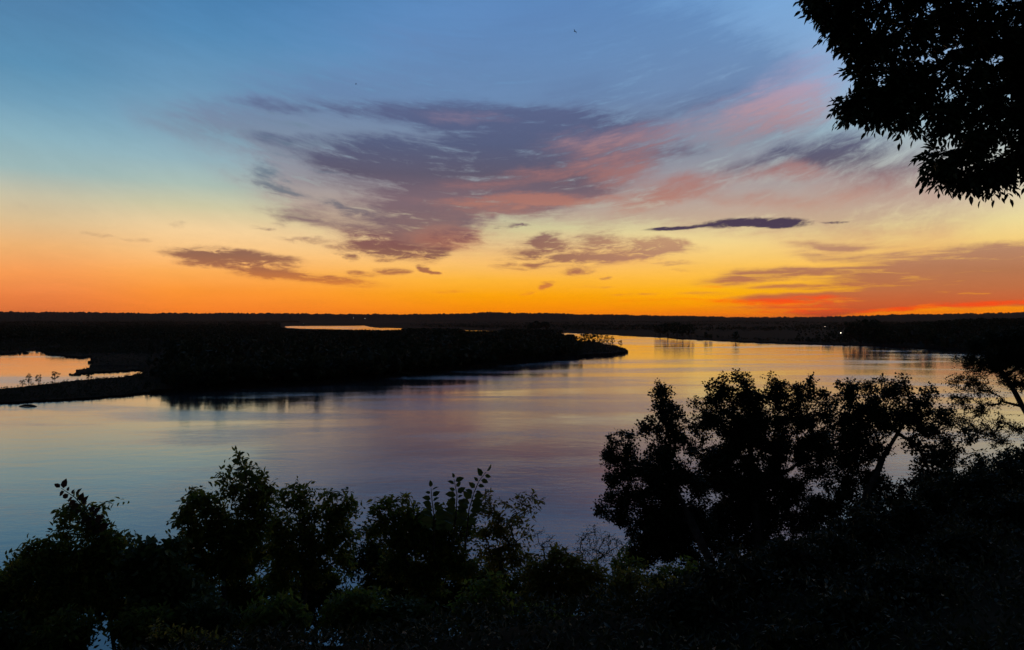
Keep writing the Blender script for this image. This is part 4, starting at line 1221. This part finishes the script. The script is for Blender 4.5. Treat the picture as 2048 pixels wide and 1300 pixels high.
shoot([pt(930, 1100, 7.2), pt(938, 1020, 7.1), pt(948, 985, 7.0), pt(958, 962, 7.0), pt(972, 944, 7.0)], 21, 0.100, 'tallest shoot with big alternate leaves right of centre', M_BROAD, 1)
shoot([pt(905, 1100, 7.2), pt(912, 1030, 7.1), pt(914, 990, 7.0), pt(908, 958, 7.0)], 21, 0.100, 'upright shoot with big paired leaves left of the tallest shoot', M_BROAD, 2)
shoot([pt(868, 1100, 7.2), pt(868, 1030, 7.1), pt(864, 1000, 7.0), pt(862, 976, 7.0)], 19, 0.100, 'shorter shoot with a dark leaf cluster left of the upright shoot', M_BROAD, 3)
shoot([pt(220, 1110, 7.0), pt(185, 1035, 6.9), pt(150, 995, 6.9), pt(122, 976, 6.9)], 25, 0.095, 'leaning shoot with dark red brown leaves at the left', M_RED, 4)
shoot([pt(500, 1010, 7.6), pt(492, 950, 7.6), pt(480, 920, 7.6), pt(474, 902, 7.6)], 9, 0.09, 'topmost dark leaves crowning the tallest sapling', M_BROAD, 5)

# ---- black shrubs covering the slope at lower right
rs = []
for px in (1360, 1430, 1500, 1570, 1640, 1710, 1780, 1850, 1920, 1990, 2060):       # along the crest of the slope
    azd = math.degrees(math.atan((px - 1024) / F)); r = float(np.interp(azd, CR_A, CR_R)) * math.cos(math.radians(azd)) - 0.2
    rs.append((px, r, 62 if px > 1500 else 56, 1.0))
for px in (1400, 1490, 1590, 1700, 1810, 1920, 2030):                               # in front of it
    azd = math.degrees(math.atan((px - 1024) / F)); r = float(np.interp(azd, CR_A, CR_R)) * math.cos(math.radians(azd)) * 0.66
    rs.append((px, r, 60, 0.8))
rl = ['below the left cottonwood, lowest on the crest', 'on the crest under the right side of the left cottonwood', 'on the crest under the tallest cottonwood', 'on the crest between the tallest and the right cottonwood', 'on the crest left of the right cottonwood',
      'on the crest below the right cottonwood trunk', 'on the crest below the pale gap', 'on the crest right of the pale gap', 'topping the slope left of the bare limbs', 'on the crest just under the lowest limb', 'highest on the crest at the right edge',
      'lowest on the left of the dark slope', 'low on the slope, second from its left end', 'low on the slope, left of its middle', 'low on the slope, in its middle', 'low on the slope under the pale gap', 'low on the slope under the layered tree', 'lowest at the right edge of the slope']
for k, ((px, r, rp, hs), lb) in enumerate(zip(rs, rl)):
    rng = np.random.default_rng(400 + k)
    base = pt(px, 900, r)
    g = float(bluff_z(base[:1], base[1:2])[0])
    gy = 638 + (EYE - g) / r * F                       # picture height of the ground there
    bl = [(px + rng.normal() * rp * .6, gy - rp * (0.35 + 0.55 * rng.random()) * hs, rp * (0.38 + 0.35 * rng.random())) for _ in range(8)]
    bs = L_simple(14, 0.2 + 0.008 * r, 0.050 + 0.0022 * r, LEAF_POINTED, 0.45)
    near_plant('hillside_shrub', 'black hillside shrub ' + lb, 'shrub', bl, r, (px, r), bs, M_COTTON, per=0.0030, seed=90 + k, root_r=0.02, group='black shrubs on the slope at lower right', step=.2)

# ---- weeds and low cover on the bluff
rng = np.random.default_rng(9)
n = 90000
rr = np.sqrt(rng.uniform(2.2 ** 2, 30 ** 2, n)) ; aa = np.radians(rng.uniform(-45, 45, n))
n1 = 60000
rr[:n1] = rng.uniform(3.0, 14, n1)
x = rr * np.sin(aa); y = rr * np.cos(aa)
ok = rr < np.interp(np.degrees(aa), CR_A, CR_R) + 2.5
x, y, rr = x[ok], y[ok], rr[ok]
z = bluff_z(x, y)
tuft = 0.05 + 0.28 * fbm(x * 0.9, y * 0.9, 55, 3) ** 2
b0 = np.stack([x, y, z + tuft * rng.random(len(x))], -1)
ax = rng.normal(size=b0.shape) * 0.6; ax[:, 2] = 0.2 + rng.random(len(x)) * 0.8
ax /= np.linalg.norm(ax, axis=1)[:, None]
v, f = leaves_at(b0, ax, rng.normal(size=b0.shape) * 0.5 + np.array([0, 0, 1.0]), 0.022 + 0.03 * rng.random(len(x)) + 0.002 * rr, LEAF_POINTED)
add('ground_cover', make_mesh('ground_cover', v, f, M_COTTON), label='dark weeds and low leaves covering the edge of the bluff', category='ground cover', kind='stuff')

# ------------------------------------------------------------------ evening haze over the valley
hx, hy0, hy1, hz0, hz1 = 46000.0, -46000.0, 46000.0, -3.0, 145.0
hv = np.array([(sx * hx, yy, zz) for zz in (hz0, hz1) for yy in (hy0, hy1) for sx in (-1, 1)])
hf = np.array([(0, 2, 3, 1), (4, 5, 7, 6), (0, 1, 5, 4), (2, 6, 7, 3), (0, 4, 6, 2), (1, 3, 7, 5)])
mh, th_, oh = mat_new('valley_haze')
pv = N(th_, 'ShaderNodeVolumePrincipled')
pv.inputs['Color'].default_value = (0.98, 0.50, 0.32, 1)
pv.inputs['Density'].default_value = 1.3e-5
pv.inputs['Anisotropy'].default_value = 0.3
th_.links.new(pv.outputs[0], oh.inputs['Volume'])
add('haze', make_mesh('haze', hv, hf, mh), label='thin evening haze over the river valley', category='haze', kind='stuff')
